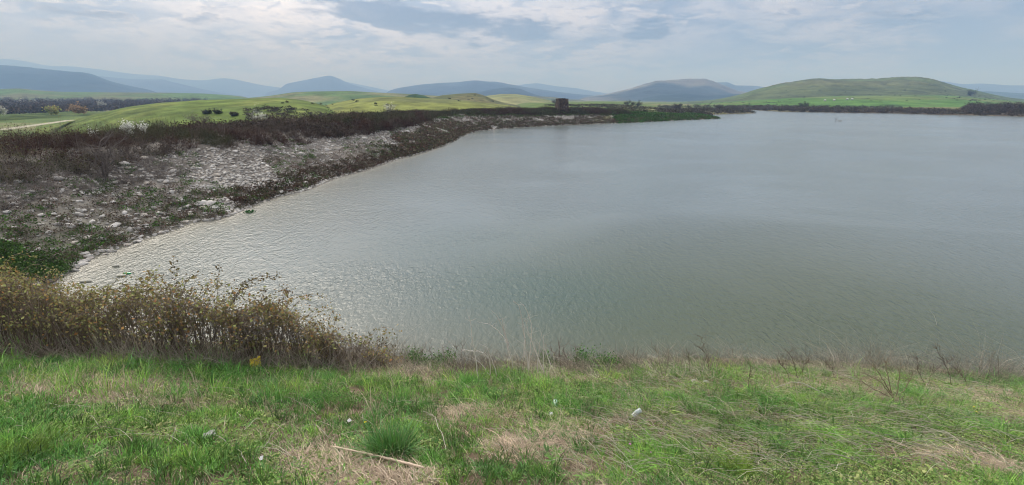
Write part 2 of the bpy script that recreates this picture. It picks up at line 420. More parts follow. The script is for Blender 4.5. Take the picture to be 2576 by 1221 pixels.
p = n('ShaderNodeBsdfPrincipled'); p.inputs['IOR'].default_value = 1.333; p.inputs['Roughness'].default_value = .17
l(at.outputs['Color'], p.inputs['Base Color']); l(bu.outputs[0], p.inputs['Normal'])
o = n('ShaderNodeOutputMaterial'); l(p.outputs[0], o.inputs[0])
M_water = m

# ================================================================ GROUND
azf = np.linspace(-64, 64, 620); azb = np.linspace(64, 296, 80)[1:-1]
AZ = np.radians(np.concatenate([azf, azb])); NR = 520
RR = np.exp(np.linspace(math.log(.35), math.log(9500), NR))
gx = np.outer(RR, np.sin(AZ)); gy = np.outer(RR, np.cos(AZ))
gd = poly_dist(gx, gy).reshape(gx.shape)
gh = ground_h(gx, gy, gd.copy())
# zone colours
def ground_col(x, y, d):
    n1_ = fbm(x, y, 5, .08); n2_ = fbm(x + 50, y, 5, .5); n3_ = fbm(x, y + 99, 4, .012)
    grass = np.stack([.06 + .06 * n1_, .10 + .07 * n1_, .025 + .01 * n1_], -1)
    olive = np.array([.16, .16, .07]); brown = np.array([.075, .06, .045])
    c = grass * 1.0
    k = sstep(n3_, .5, .62)[..., None]; c = c * (1 - k) + olive * k
    rngd = np.hypot(x, y)
    # rocky bank
    low = sstep(x - .25 * (y - 120), 14, 50) * sstep(y, 60, 110)
    rock = sstep(-d, -9.5, -7.5) * sstep(d, -2, -.5) * sstep(y, 9.5, 13) * (1 - sstep(x - .6 * (y - 100), 30, 55)) * sstep(-x + .45 * np.maximum(y - 60, 0), 2, 4)
    rock = np.clip(rock, 0, 1)[..., None]
    c = c * (1 - rock) + (np.array([.175, .16, .145]) * (.55 + .9 * n2_[..., None])) * rock
    # thicket floor
    th = (sstep(d, 7, 8.5) * sstep(-d, -22, -15) * sstep(-x + .45 * np.maximum(y - 60, 0), 2, 4) * sstep(y, 9, 14) * (1 - low))[..., None]
    c = c * (1 - th) + brown * (.6 + .6 * n2_[..., None]) * th
    # near slope: soil and litter
    nr = (1 - sstep(rngd, 11, 15))[..., None] * sstep(d, -.3, .2)[..., None]
    soil = np.array([.13, .095, .065]) * (.6 + .8 * n2_[..., None])
    c = c * (1 - nr) + soil * nr
    # far low shores: brown scrubby margin
    mg = ((1 - sstep(d, 3, 16)) * sstep(d, -1, .5) * low)[..., None] * .6
    mg2 = ((1 - sstep(d, 5, 14)) * sstep(d, -1, .5) * sstep(x, 110, 135))[..., None]
    mg = np.maximum(mg * sstep(n1_, .45, .55)[..., None], mg2)
    c = c * (1 - mg) + np.array([.09, .075, .06]) * mg
    # silt below the water line
    si = sstep(-d, 0, .3)[..., None]
    c = c * (1 - si) + np.array([.2, .18, .13]) * si
    return c
gc = ground_col(gx, gy, gd)
# dirt track in the left valley
tr0 = np.array(at_dist(5, 330, 95)[:2]); 
S = Soup()
nA = len(AZ)
idx = np.arange(NR * nA).reshape(NR, nA); nxt = np.roll(idx, -1, 1)
F = np.stack([idx[:-1], nxt[:-1], nxt[1:], idx[1:]], -1).reshape(-1, 4)
Vg = np.stack([gx, gy, gh], -1)
# plain surface drops slightly under hills so it never z-fights
S.add(Vg, F, gc.reshape(-1, 3))
cen = [0, 0, float(ground_h(np.array([0.]), np.array([0.]))[0])]
S.add(np.array([cen]), np.zeros((0, 3), int), np.array([.1, .09, .05]))
S.f.append(np.stack([np.full(nA, NR * nA), nxt[0], idx[0]], -1))
o = S.build('ground', M_soil, smooth=True); tag(o, 'grassy embankment and plain around the reservoir', 'ground', kind='structure')

# ================================================================ WATER
S = Soup()
wx = np.exp(np.linspace(math.log(3.0), math.log(420), 200)); wa = np.radians(np.linspace(-75, 110, 260))
X = np.outer(wx, np.sin(wa)); Y = np.outer(wx, np.cos(wa)); D = poly_dist(X, Y).reshape(X.shape)
keep = D < 1.2
dep = np.clip(-D, 0, 30)
sh = np.exp(-dep / .8)[..., None]; mid = np.exp(-dep / 6.0)[..., None]
ns = (fbm(X, Y, 4, .12)[..., None] - .5)
deep = np.array([.12, .155, .172]) * (1 + .3 * ns)
near_green = (sstep(X, -4, 4) * (1 - sstep(Y, 8, 24)) * (1 - .55 * sstep(X, 9, 17)))[..., None]
c = deep * (1 - mid) + np.array([.085, .10, .085]) * mid
c = c * (1 - near_green * .85) + np.array([.048, .068, .034]) * near_green * .85  # water colour made darker and greener towards the near shore
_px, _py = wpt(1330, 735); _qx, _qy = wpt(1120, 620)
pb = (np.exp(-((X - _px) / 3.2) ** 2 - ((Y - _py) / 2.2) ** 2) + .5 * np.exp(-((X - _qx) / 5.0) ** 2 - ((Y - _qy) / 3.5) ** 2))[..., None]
c = c * (1 - .45 * np.minimum(pb, 1)) + np.array([.02, .07, .062]) * .45 * np.minimum(pb, 1)  # wind patch: its darker reflection is put into the water colour
cw = sh * .8 * (.15 + .85 * sstep(-X, 6, 9))[..., None]; c = c * (1 - cw) + np.array([.26, .24, .20]) * cw
idx = np.arange(X.size).reshape(X.shape)
F = np.stack([idx[:-1, :-1], idx[:-1, 1:], idx[1:, 1:], idx[1:, :-1]], -1).reshape(-1, 4)
kf = (keep[:-1, :-1] | keep[:-1, 1:] | keep[1:, 1:] | keep[1:, :-1]).ravel()
F = F[kf]
used, inv = np.unique(F, return_inverse=True)
V = np.stack([X, Y, X * 0], -1).reshape(-1, 3)[used]
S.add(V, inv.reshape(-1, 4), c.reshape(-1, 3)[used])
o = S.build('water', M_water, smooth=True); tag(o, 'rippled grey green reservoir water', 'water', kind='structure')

# ================================================================ HILLS
def build_hill(key, name, label, c1, c2, mat, na=160, nr=56, ns=3.0, extra=None):
    hd = HILLS[key]; aw = (hd['a'][-1] - hd['a'][0]) * .02
    A = np.linspace(hd['a'][0] - aw, hd['a'][-1] + aw, na)
    tt = np.concatenate([-np.linspace(1, 0, int(nr * .65))[:-1] ** 1.0 * hd['front'], np.linspace(0, 1, int(nr * .35)) * hd['back']])
    Sd = hd['D'] * (1 + tt)
    Y = np.repeat(Sd[:, None], na, 1); X = Y * A[None]
    Z = hill_h(hd, X, Y)
    k = fbm(X, Y, 5, ns / hd['D'] * 3)
    k = sstep(k, .38, .62)[..., None]
    c = np.array(c1) * (1 - k) + np.array(c2) * k
    if extra is not None: c = extra(X, Y, Z, c, hd)
    S = Soup(); i = np.arange(Y.size).reshape(Y.shape)
    S.add(np.stack([X, Y, Z], -1), np.stack([i[:-1, :-1], i[:-1, 1:], i[1:, 1:], i[1:, :-1]], -1).reshape(-1, 4), c.reshape(-1, 3))
    o = S.build(name, mat, smooth=True); tag(o, label, 'hill' if mat != M_far else 'mountain', kind='structure'); return o
def mound_x(X, Y, Z, c, hd):
    k = (sstep(fbm(X * .35, Z * 5 + Y * .25, 4, .35), .45, .62) * .75)[..., None]
    c = c * (1 - k) + np.array([.085, .12, .035]) * k
    # the track runs round its left foot
    return c
build_hill('mound', 'hill', 'smooth bright green mound beyond the left embankment', (.105, .15, .035), (.15, .18, .05), M_mound, 260, 110, extra=mound_x)
build_hill('yellow', 'hill', 'yellow green grassy rise with gullies', (.17, .19, .05), (.115, .13, .05), M_mound, 200, 80)
build_hill('cone', 'hill', 'small dark green conical hill', (.03, .065, .025), (.04, .075, .03), M_mound, 60, 40)
build_hill('brown', 'hill', 'olive brown knoll behind the yellow green rise', (.12, .115, .055), (.08, .095, .04), M_mound, 160, 70)
build_hill('green_far', 'hill', 'long low green and tan hill', (.08, .135, .045), (.165, .165, .08), M_hill, 200, 60)
build_hill('tan', 'hill', 'pale tan green hill right of the knoll', (.22, .22, .10), (.17, .19, .085), M_hill, 120, 50)
build_hill('left_green', 'hill', 'distant green slope at the left', (.075, .14, .045), (.12, .125, .065), M_hill, 240, 60)
build_hill('low_dark', 'hill', 'low dark green hills on the plain', (.07, .11, .06), (.11, .12, .07), M_hill, 140, 40)
def rt(X, Y, Z, c, hd):
    k = sstep(Z, 6, 14)[..., None]
    return c * (1 - k) + np.array([.06, .115, .045]) * k
def rh(X, Y, Z, c, hd):
    k = (sstep(X / Y, .98, 1.08))[..., None]
    g = np.array([.075, .12, .05]); c = c * (1 - k * .8) + g * k * .8
    lo = (1 - sstep(Z, 12, 48))[..., None] * .6; c = c * (1 - lo) + np.array([.075, .125, .04]) * lo
    f_ = (sstep(fbm(X * .5, Y * .5 + Z * 4, 5, .012), .50, .60) * .7)[..., None]
    return c * (1 - f_) + np.array([.075, .095, .05]) * f_
build_hill('right_hill', 'hill', 'broad bare green brown hill across the water', (.10, .125, .055), (.155, .14, .085), M_hill, 300, 90, extra=rh, ns=2.0)
build_hill('right_terrace', 'hill', 'green terrace at the foot of the broad hill', (.085, .17, .04), (.13, .17, .06), M_hill, 220, 60, extra=rt)
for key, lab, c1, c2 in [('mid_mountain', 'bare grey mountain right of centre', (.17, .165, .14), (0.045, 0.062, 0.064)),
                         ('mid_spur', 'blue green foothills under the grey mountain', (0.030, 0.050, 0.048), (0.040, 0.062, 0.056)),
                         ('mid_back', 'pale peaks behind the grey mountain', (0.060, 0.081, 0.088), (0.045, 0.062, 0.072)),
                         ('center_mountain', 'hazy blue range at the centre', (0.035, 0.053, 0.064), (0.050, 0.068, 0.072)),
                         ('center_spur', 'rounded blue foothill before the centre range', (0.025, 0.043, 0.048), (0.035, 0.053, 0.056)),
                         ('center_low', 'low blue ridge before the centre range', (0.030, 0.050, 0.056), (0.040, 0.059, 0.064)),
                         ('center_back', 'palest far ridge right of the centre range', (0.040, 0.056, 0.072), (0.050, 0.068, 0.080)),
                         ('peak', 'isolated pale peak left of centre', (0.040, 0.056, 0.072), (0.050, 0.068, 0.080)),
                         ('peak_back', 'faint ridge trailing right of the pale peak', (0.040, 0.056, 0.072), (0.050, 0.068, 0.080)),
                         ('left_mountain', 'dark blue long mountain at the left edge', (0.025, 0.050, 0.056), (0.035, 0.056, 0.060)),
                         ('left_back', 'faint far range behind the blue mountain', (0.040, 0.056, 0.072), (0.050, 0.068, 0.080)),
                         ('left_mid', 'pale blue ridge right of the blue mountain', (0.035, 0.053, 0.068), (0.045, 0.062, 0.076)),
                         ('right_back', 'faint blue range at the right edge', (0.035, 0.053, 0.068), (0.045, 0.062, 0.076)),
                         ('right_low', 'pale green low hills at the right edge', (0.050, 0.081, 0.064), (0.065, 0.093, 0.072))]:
    build_hill(key, 'mountain', lab, c1, c2, M_far, 200, 46)  # part of the distance haze is put into these bluish base colours

# dirt track
S = Soup()
pts = [place(5, 330), place(60, 321.5), place(120, 313), place(185, 303.5)]
pts = [Vector((-130, 60, 0))] + pts
P = []
for i in range(len(pts) - 1):
    for k in np.linspace(0, 1, 12)[:-1]:
        q = pts[i].lerp(pts[i + 1], k); P.append([q.x, q.y])
P = np.array(P); T = np.gradient(P, axis=0); T /= np.linalg.norm(T, axis=1, keepdims=True); Nn = np.stack([-T[:, 1], T[:, 0]], 1)
rows = []
for k in np.linspace(-1.0, 1.0, 5):
    q = P + Nn * k; rows.append(np.stack([q[:, 0], q[:, 1], gz(q[:, 0], q[:, 1]) + .2], 1))
G = np.stack(rows, 1); i = np.arange(G.shape[0] * 5).reshape(-1, 5)
S.add(G, np.stack([i[:-1, :-1], i[:-1, 1:], i[1:, 1:], i[1:, :-1]], -1).reshape(-1, 4), np.array([.34, .32, .25]))
o = S.build('path', M_soil, smooth=True); tag(o, 'pale dirt track across the left valley', 'path', kind='structure')

# ================================================================ STONES on the rocky bank
def icosphere(sub):
    t_ = (1 + 5 ** .5) / 2
    v = [(-1, t_, 0), (1, t_, 0), (-1, -t_, 0), (1, -t_, 0), (0, -1, t_), (0, 1, t_), (0, -1, -t_), (0, 1, -t_), (t_, 0, -1), (t_, 0, 1), (-t_, 0, -1), (-t_, 0, 1)]
    f = [(0, 11, 5), (0, 5, 1), (0, 1, 7), (0, 7, 10), (0, 10, 11), (1, 5, 9), (5, 11, 4), (11, 10, 2), (10, 7, 6), (7, 1, 8), (3, 9, 4), (3, 4, 2), (3, 2, 6), (3, 6, 8), (3, 8, 9), (4, 9, 5), (2, 4, 11), (6, 2, 10), (8, 6, 7), (9, 8, 1)]
    v = [np.array(p) / np.linalg.norm(p) for p in v]
    for _ in range(sub):
        nf = []; cache = {}
        def mid(a, b):
            k = (min(a, b), max(a, b))
            if k not in cache:
                q = v[a] + v[b]; v.append(q / np.linalg.norm(q)); cache[k] = len(v) - 1
            return cache[k]
        for a, b, c_ in f:
            ab, bc, ca = mid(a, b), mid(b, c_), mid(c_, a)
            nf += [(a, ab, ca), (b, bc, ab), (c_, ca, bc), (ab, bc, ca)]
        f = nf
    return np.array(v), np.array(f)
IC0, IC1, IC2 = icosphere(0), icosphere(1), icosphere(2)
def stone_shape(ic, seed, ang=.25):
    r = np.random.default_rng(seed); v = ic[0].copy()
    for _ in range(5):                                   # chop by planes -> angular faces
        nrm = r.normal(size=3); nrm /= np.linalg.norm(nrm); dd = r.uniform(.5, .9)
        e = v @ nrm - dd; v = v - np.outer(np.maximum(e, 0) * .85, nrm)
    v *= 1 + ang * .4 * r.normal(size=(len(v), 1)) * .3
    return v * np.array([1, r.uniform(.6, .9), r.uniform(.38, .6)])
def rot_z(a): c_, s_ = np.cos(a), np.sin(a); z = 0 * a; return np.stack([np.stack([c_, -s_, z], -1), np.stack([s_, c_, z], -1), np.stack([z, z, z + 1], -1)], -2)
SHP1 = [stone_shape(IC1, 100 + i) for i in range(24)]; SHP0 = [stone_shape(IC0, 200 + i) for i in range(12)]
SHP2 = [stone_shape(IC2, 300 + i) for i in range(12)]
# candidates in the bank band
def bank_points(n, dmin, dmax, ymin=11, ymax=150, bias=1.0):
    out = []
    while len(out) < n:
        m_ = n * 6
        # walk along the shoreline trace and step inland
        tpar = rng.random(m_) ** bias
        arc = np.array(shore[0:27]); seg = np.linalg.norm(np.diff(arc, axis=0), axis=1); cum = np.concatenate([[0], np.cumsum(seg)])
        s_ = tpar * cum[-1]; px = np.interp(s_, cum, arc[:, 0]); py = np.interp(s_, cum, arc[:, 1])
        ang = rng.random(m_) * 2 * np.pi; rad = rng.random(m_) * dmax * 1.3
        x = px + np.cos(ang) * rad; y = py + np.sin(ang) * rad
        d = poly_dist(x, y); ok = (d > dmin) & (d < dmax) & (y > ymin) & (y < ymax)
        out += list(zip(x[ok], y[ok], d[ok]))
    return np.array(out[:n])
def veg_field(x, y, d):
    """1 where scrub covers the stones"""
    f = fbm(x, y, 4, .33) + .03 + .20 * (1 - sstep(d, 2.0, 4.8)) + .10 * sstep(y, 45, 80) - .28 * sstep(d, 2.8, 4.6) * sstep(y, 16, 22) * (1 - sstep(y, 50, 75))
    f = f + .10 * sstep(-y, -20, -13) * (1 - sstep(d, 2, 4))
    return f
pts = bank_points(44000, -.12, 9.0, 11, 135, 1.35)
keepm = (veg_field(pts[:, 0], pts[:, 1], pts[:, 2]) < .60) | (rng.random(len(pts)) < .25)
pts = pts[keepm]
def thicket_ok(x, y, d):
    lower = 5.15 + 1.0 * (fbm(x, y, 3, .18) - .5) * 2
    lower = lower - .5 * (1 - sstep(y, 17, 24)) - .5 * sstep(y, 27, 34) * (1 - sstep(y, 60, 70)) + .9 * sstep(y, 70, 90)
    width = np.where(y < 75, 9.5, 7.5)
    return (d > lower) & (d < lower + width) & (x < 30)
pts = pts[~thicket_ok(pts[:, 0], pts[:, 1], pts[:, 2] - .35)]
dist = np.hypot(pts[:, 0], pts[:, 1])
size = (.055 + .10 * rng.random(len(pts)) ** 2.4) * np.where(rng.random(len(pts)) < .012, 1.7, 1) * (1 + .35 * sstep(dist, 30, 90))
score = size / dist; order = np.argsort(-score)
big = order[:260]; rest = order[260:]
STC = [(.45, .43, .41), (.37, .355, .335), (.52, .50, .475), (.28, .265, .25), (.42, .385, .345)]
S = Soup()
zs = gz(pts[:, 0], pts[:, 1])
near_m = rest[dist[rest] < 34]; far_m = rest[dist[rest] >= 34]
for sel, shapes, fc in ((near_m, SHP1, IC1[1]), (far_m, SHP0, IC0[1])):
    which = rng.integers(0, len(shapes), len(sel))
    for w_ in range(len(shapes)):
        s_ = sel[which == w_]
        if not len(s_): continue
        Rz = rot_z(rng.random(len(s_)) * 6.28)
        V = np.einsum('nij,vj->nvi', Rz, shapes[w_]) * size[s_][:, None, None]
        V[..., 2] += .3 * V[..., 0] * rng.normal(size=(len(s_), 1)) * .5
        V += np.stack([pts[s_, 0], pts[s_, 1], zs[s_] + size[s_] * .12], -1)[:, None]
        Fs = fc[None] + (np.arange(len(s_)) * len(shapes[w_]))[:, None, None]
        S.add(V, Fs.reshape(-1, 3), np.repeat(pal(len(s_), STC, jit=.10), len(shapes[w_]), 0))
o = S.build('riprap_stones', M_stone); tag(o, 'pale riprap stones covering the left bank', 'stones', kind='stuff')
meshes = []
for i, shp in enumerate(SHP2):
    S = Soup(); S.add(shp, IC2[1], np.array(STC[i % 5]) * (1.08)); q = S.build('stone', M_stone, smooth=True); meshes.append(q.data); bpy.data.objects.remove(q)
def stone(x, y, z, s, i, rz, label, group, sc=(1, 1, 1)):
    o = bpy.data.objects.new('stone', meshes[i % len(meshes)]); col.objects.link(o)
    o.location = (x, y, z); o.rotation_euler = (rng.normal() * .15, rng.normal() * .15, rz); o.scale = (s * sc[0], s * sc[1], s * sc[2])
    return tag(o, label, 'stone', group)
for k_, i in enumerate(big):
    stone(pts[i, 0], pts[i, 1], zs[i] + size[i] * .18, size[i] * 1.05, k_, rng.random() * 6.28, 'pale rounded stone among the rocks of the left bank', 'stones of the left bank')
for k_, (X_, Y_, s_, lab) in enumerate([(1622, 968, .085, 'flat pale stone at the edge above the water, right of the leafy shrubs'), (1745, 962, .10, 'pale stone under dry twigs at the bank edge, third from the left'),
                             (1775, 962, .07, 'small pale stone just right of another at the bank edge'), (2336, 972, .075, 'white stone on the edge behind the tallest dry shrub'),
                             (2385, 968, .07, 'bright white stone on the bank edge at right'), (2440, 985, .10, 'tan stone near the right edge in dry litter'),
                             (2490, 987, .08, 'tan stone between two others near the right edge'), (2535, 984, .085, 'pale rounded stone near the right edge'),
                             (2570, 975, .08, 'cream stone at the right edge of the picture'), (1000, 932, .05, 'small cream stone on bare soil at the edge'), (1010, 927, .04, 'tiny cream stone on the bare soil lip')]):
    q = place(X_, Y_); stone(q.x, q.y, q.z + s_ * .1, s_ * .62, k_ + 3, k_ * 1.3, lab, None, (1.2, .9, 1))

# ================================================================ SCRUB and THICKET on the left bank
def clumps(S, C, rad, hgt, nper, size, cols, w=None, twigs=0, tw_col=(.10, .08, .065), flat=0.0, asp=.5, shell=.6):
    n_ = len(C); rad = np.broadcast_to(rad, (n_,)); hgt = np.broadcast_to(hgt, (n_,))
    base = pal(n_, cols, w, .12)
    u_ = unit(n_ * nper); u_[:, 2] = np.abs(u_[:, 2]); r_ = rng.random(n_ * nper) ** (1 - shell) 
    ci = np.repeat(np.arange(n_), nper)
    P_ = C[ci] + u_ * (r_[:, None]) * np.stack([rad[ci], rad[ci], hgt[ci]], -1)
    cc = base[ci] * (1 + .25 * rng.normal(size=(len(ci), 1)))
    S.leaves(P_, size * (.6 + .8 * rng.random(len(ci))), cc, flat, asp)
    if twigs:
        ti = np.repeat(np.arange(n_), twigs); m_ = len(ti)
        d_ = unit(m_); d_[:, 2] = np.abs(d_[:, 2]) + .35; d_ /= np.linalg.norm(d_, axis=1, keepdims=True)
        ln = rng.uniform(.7, 1.25, m_)[:, None] * np.stack([rad[ti], rad[ti], hgt[ti]], -1)
        p0 = C[ti] + unit(m_) * .1 * rad[ti][:, None]; p0[:, 2] = C[ti][:, 2]
        p2 = C[ti] + d_ * ln; p1 = (p0 + p2) / 2 + unit(m_) * .12 * rad[ti][:, None]
        Pp = np.stack([p0, p1, p2], 1); w0 = size * .12 * rng.uniform(.6, 1.3, m_)
        side = unit(m_)
        S.strips(Pp, np.stack([w0, w0 * .8, w0 * .3], 1), side, np.array(tw_col) * (1 + .3 * rng.normal(size=(m_, 1))))
# low scrub between the stones
p_ = bank_points(9000, .1, 7.5, 11.5, 140, 1.35)
f_ = veg_field(p_[:, 0], p_[:, 1], p_[:, 2]); p_ = p_[f_ > .60 - .05 * rng.random(len(f_))]
C = np.stack([p_[:, 0], p_[:, 1], gz(p_[:, 0], p_[:, 1])], -1); ds = np.hypot(C[:, 0], C[:, 1])
S = Soup()
BR = [(.085, .062, .048), (.12, .092, .07), (.07, .08, .04), (.11, .115, .06), (.12, .066, .052)]
nearm = ds < 45
clumps(S, C[nearm], .26, rng.uniform(.12, .32, nearm.sum()), 22, .065, BR, [.25, .25, .2, .15, .15], 9, (.19, .155, .13))
clumps(S, C[~nearm], .45, rng.uniform(.15, .4, (~nearm).sum()), 14, .2, BR, None, 3, (.11, .085, .07))
# red brown twiggy mat along the water line
p_ = bank_points(1500, .15, 1.7, 22, 80, 1.0); C = np.stack([p_[:, 0], p_[:, 1], gz(p_[:, 0], p_[:, 1])], -1)
clumps(S, C, .35, .22, 22, .11, [(.075, .038, .03), (.055, .045, .03), (.10, .075, .05), (.055, .06, .03)], None, 6, (.12, .06, .05))
# green herbs
p_ = bank_points(2200, .15, 6, 11.5, 110, 1.5); f_ = fbm(p_[:, 0] + 40, p_[:, 1], 3, .4); p_ = p_[(f_ > .5)]
C = np.stack([p_[:, 0], p_[:, 1], gz(p_[:, 0], p_[:, 1]) + .03], -1)
clumps(S, C, .25, .16, 26, .08, [(.05, .12, .02), (.08, .15, .03), (.06, .10, .03)])
o = S.build('scrub', M_leaf); tag(o, 'low brown and green scrub between the stones of the bank', 'scrub', kind='stuff')
# bright green ground cover at the near corner
S = Soup()
C = []
for _ in range(420):
    X_, Y_ = random.uniform(-40, 205), random.uniform(660, 702)
    if Y_ > 700 - .15 * (X_) + 10 or Y_ < 640 + .02 * X_: continue
    C.append(wpt(X_, Y_, .25))
C = np.array(C); d_ = poly_dist(C[:, 0], C[:, 1]); C = C[d_ > .1]; C = np.stack([C[:, 0], C[:, 1], gz(C[:, 0], C[:, 1])], -1)
clumps(S, C, .35, .2, 60, .07, [(.045, .10, .02), (.07, .14, .03), (.04, .07, .025)])
o = S.build('ground_cover', M_leaf); tag(o, 'lush dark green ground cover at the near corner of the water', 'plants', kind='stuff')

# dark thicket along the crest: outline in plan from the photo
p_ = bank_points(12500, 3.0, 17, 9, 140, 1.0); ok = thicket_ok(p_[:, 0], p_[:, 1], p_[:, 2]) & ((p_[:, 1] > 12) | (p_[:, 0] < -14))
p_ = p_[ok]; C = np.stack([p_[:, 0], p_[:, 1], gz(p_[:, 0], p_[:, 1])], -1); ds = np.hypot(C[:, 0], C[:, 1])
hh = rng.uniform(.45, 1.15, len(C)) * (.25 + 1.2 * fbm(C[:, 0], C[:, 1], 3, .25)) * np.where(C[:, 1] < 75, 1.0, .85)
TH = [(.040, .024, .019), (.060, .038, .028), (.036, .032, .018), (.055, .055, .026), (.040, .023, .019)]
S = Soup(); nm = ds < 42
green_end = sstep(-C[:, 1], -24, -16)
g_ = nm & (rng.random(len(C)) < green_end * .6)
ft = fbm(C[:, 0] * .9 + 11, C[:, 1] * .6, 3, .28)
TW = {0: (.075, .044, .034), 1: (.105, .082, .068), 2: (.075, .07, .038)}
PALS = {0: [(.045, .022, .017), (.065, .033, .024), (.032, .019, .015)], 1: [(.060, .046, .036), (.042, .032, .026), (.075, .056, .042)], 2: [(.038, .045, .018), (.055, .058, .025), (.042, .036, .02)]}
grp = np.where(ft > .52, 2, np.where(ft < .38, 1, 0)); grp = np.where(rng.random(len(C)) < .15, rng.integers(0, 3, len(C)), grp)
for g in (0, 1, 2):
    k = nm & ~g_ & (grp == g)
    clumps(S, C[k], .5, hh[k], 70, .085, PALS[g], None, 26, TW[g], asp=.32, shell=.5)
    k = ~nm & (grp == g)
    clumps(S, C[k], .8, hh[k], 34, .19, PALS[g], None, 11, TW[g], asp=.36, shell=.5)
clumps(S, C[g_], .55, hh[g_], 75, .09, [(.085, .09, .035), (.11, .10, .05), (.07, .06, .04)], None, 20, (.15, .13, .10), asp=.35, shell=.5)
# loose tall sprays standing out of the mass
k = rng.random(len(C)) < .10
clumps(S, C[k], .35, hh[k] * 1.5, 4, .07, [(.10, .08, .06)], None, 16, (.17, .14, .12), asp=.3)
o = S.build('thicket', M_leaf); tag(o, 'dark brown bramble thicket along the top of the left bank', 'thicket', kind='stuff')
# greyish dead grass fringe under the thicket at left
S = Soup()
p_ = bank_points(2600, 3.4, 6.6, 12, 60, 1.2); p_ = p_[(p_[:, 1] < 24) | (rng.random(len(p_)) < .22)]
C = np.stack([p_[:, 0], p_[:, 1], gz(p_[:, 0], p_[:, 1])], -1)
clumps(S, C, .4, rng.uniform(.2, .5, len(C)), 12, .06, [(.14, .125, .115), (.10, .085, .08), (.12, .08, .075)], None, 22, (.20, .18, .165), asp=.3)
o = S.build('dead_grass', M_straw); tag(o, 'grey dead weeds at the foot of the thicket', 'dead grass', kind='stuff')

# ---------------------------------------------------------------- tree / shrub builders
def branches(base, height, spread, n_main=6, r0=.05, levels=2, upright=.7, seed=0, nsub=5):
    r = np.random.default_rng(seed); segs = []; tips = []
    def grow(p, d, ln, rad, lev):
        k = 6; P_ = [p]; dd = d.copy()
        for _ in range(k - 1):
            dd = dd + r.normal(size=3) * .16; dd[2] += .04; dd /= np.linalg.norm(dd); P_.append(P_[-1] + dd * ln / (k - 1))
        P_ = np.array(P_); segs.append((P_, np.linspace(rad, rad * .35, k)))
        if lev < levels:
            for _ in range(nsub):
                i = r.integers(1, k); nd = dd + r.normal(size=3) * .75; nd[2] = abs(nd[2]) * .8 + .1; nd /= np.linalg.norm(nd)
                grow(P_[i], nd, ln * r.uniform(.35, .65), rad * .5 * (1 - i / k * .4), lev + 1)
        else: tips.append(P_[-1]); tips.append(P_[k // 2])
    for i in range(n_main):
        a = 2 * math.pi * i / n_main + r.normal() * .3
        d = np.array([math.cos(a) * (1 - upright) * spread, math.sin(a) * (1 - upright) * spread, upright + .15]); d /= np.linalg.norm(d)
        grow(np.array(base) + np.array([math.cos(a), math.sin(a), 0]) * r0, d, height * r.uniform(.6, .9), r0, 0)
    return np.array([s[0] for s in segs]), np.array([s[1] for s in segs]), np.array(tips)
def shrub(name, loc, h, w, leafcols, nleaf, lsize, label, cat, group=None, seed=0, bark=(.11, .09, .075), n_main=6, r0=None, levels=2, leafmat=None, part='crown', upright=.6, tw='trunk', tipw=.18):
    e = empty(name, loc, label, cat, group)
    Pp, Rd, tips = branches((0, 0, -.05), h * .8, w / h * 1.6, n_main, r0 or h * .018, levels, upright, seed)
    S = Soup(); S.tubes(Pp, Rd, np.tile(np.array(bark), (len(Pp), 1)) * (1 + .15 * rng.normal(size=(len(Pp), 1))), 4); S.build(tw, M_twig, e)
    if nleaf:
        S = Soup(); i = rng.integers(0, len(tips), nleaf)
        C_ = tips[i] + rng.normal(size=(nleaf, 3)) * h * tipw * np.array([1, 1, .8]); C_[:, 2] = np.maximum(C_[:, 2], .02)
        S.leaves(C_, lsize * (.6 + .8 * rng.random(nleaf)), pal(nleaf, leafcols)); S.build(part, leafmat or M_leaf, e)
    return e
# bare tree on the left bank
q = place(268, 452); shrub('bare_tree', q, 2.5, 1.7, [(.10, .08, .06)], 0, .05, 'leafless grey tree with crooked branches rising before the thicket', 'tree', seed=5, bark=(.13, .11, .10), n_main=5, r0=.045, levels=3, upright=.72)
# white blossom shrubs
for X_, Y_, y_, h_, w_, n_, lab, sd2 in [(318, 322, 29, 1.0, .4, 450, 'white blossoming shrub behind the thicket, the fullest and roundest', 1), (360, 322, 30, .75, .35, 250, 'small white blossoming shrub just right of the fullest one', 2),
                         (232, 325, 27, .7, .3, 90, 'thin white blossoming shrub left of the fullest one', 3), (662, 292, 62, 2.8, 2.6, 700, 'pale open blossoming tree in front of the green mound', 4),
                         (978, 286, 85, 2.6, 2.2, 260, 'thin greyish blossoming tree at the end of the mound', 6)]:
    q = at_dist(X_, Y_, y_); bt = shrub('blossom_tree', q, h_ + .35 * (y_ < 50), w_, [(.82, .82, .78), (.7, .72, .66)], n_ * 2, .11, lab, 'tree', seed=sd2, bark=(.12, .11, .1), tipw=.06, upright=.8)
    if y_ < 50: bt.scale = (.55, .55, .85)
# round grey bush and dark bushes at the mound's foot
for X_, Y_, y_, h_, w_, lab, cols_, nl, ls, sd2 in [
    (510, 312, 85, 3.2, 3.6, 'round greyish leafless bush before the mound', [(.16, .13, .11), (.13, .11, .09)], 900, .14, 11),
    (520, 287, 95, 1.3, 2.4, 'dark low bush on the mound, leftmost of the dark pair', [(.06, .075, .04), (.08, .08, .055)], 900, .22, 12),
    (548, 286, 95, 1.4, 2.0, 'dark low bush on the mound, right one of the dark pair', [(.06, .075, .04), (.08, .08, .055)], 800, .22, 13),
    (590, 292, 90, 1.2, 2.6, 'dark low bush on the mound beside the brown scrub', [(.07, .075, .045), (.09, .08, .055)], 900, .22, 14)]:
    q = place(X_, Y_); k2 = q.y / y_; shrub('bush', q, h_ * .8 * k2, w_ * k2, cols_, nl, ls * k2, lab, 'bush', seed=sd2, bark=(.1, .08, .07), tipw=.12)
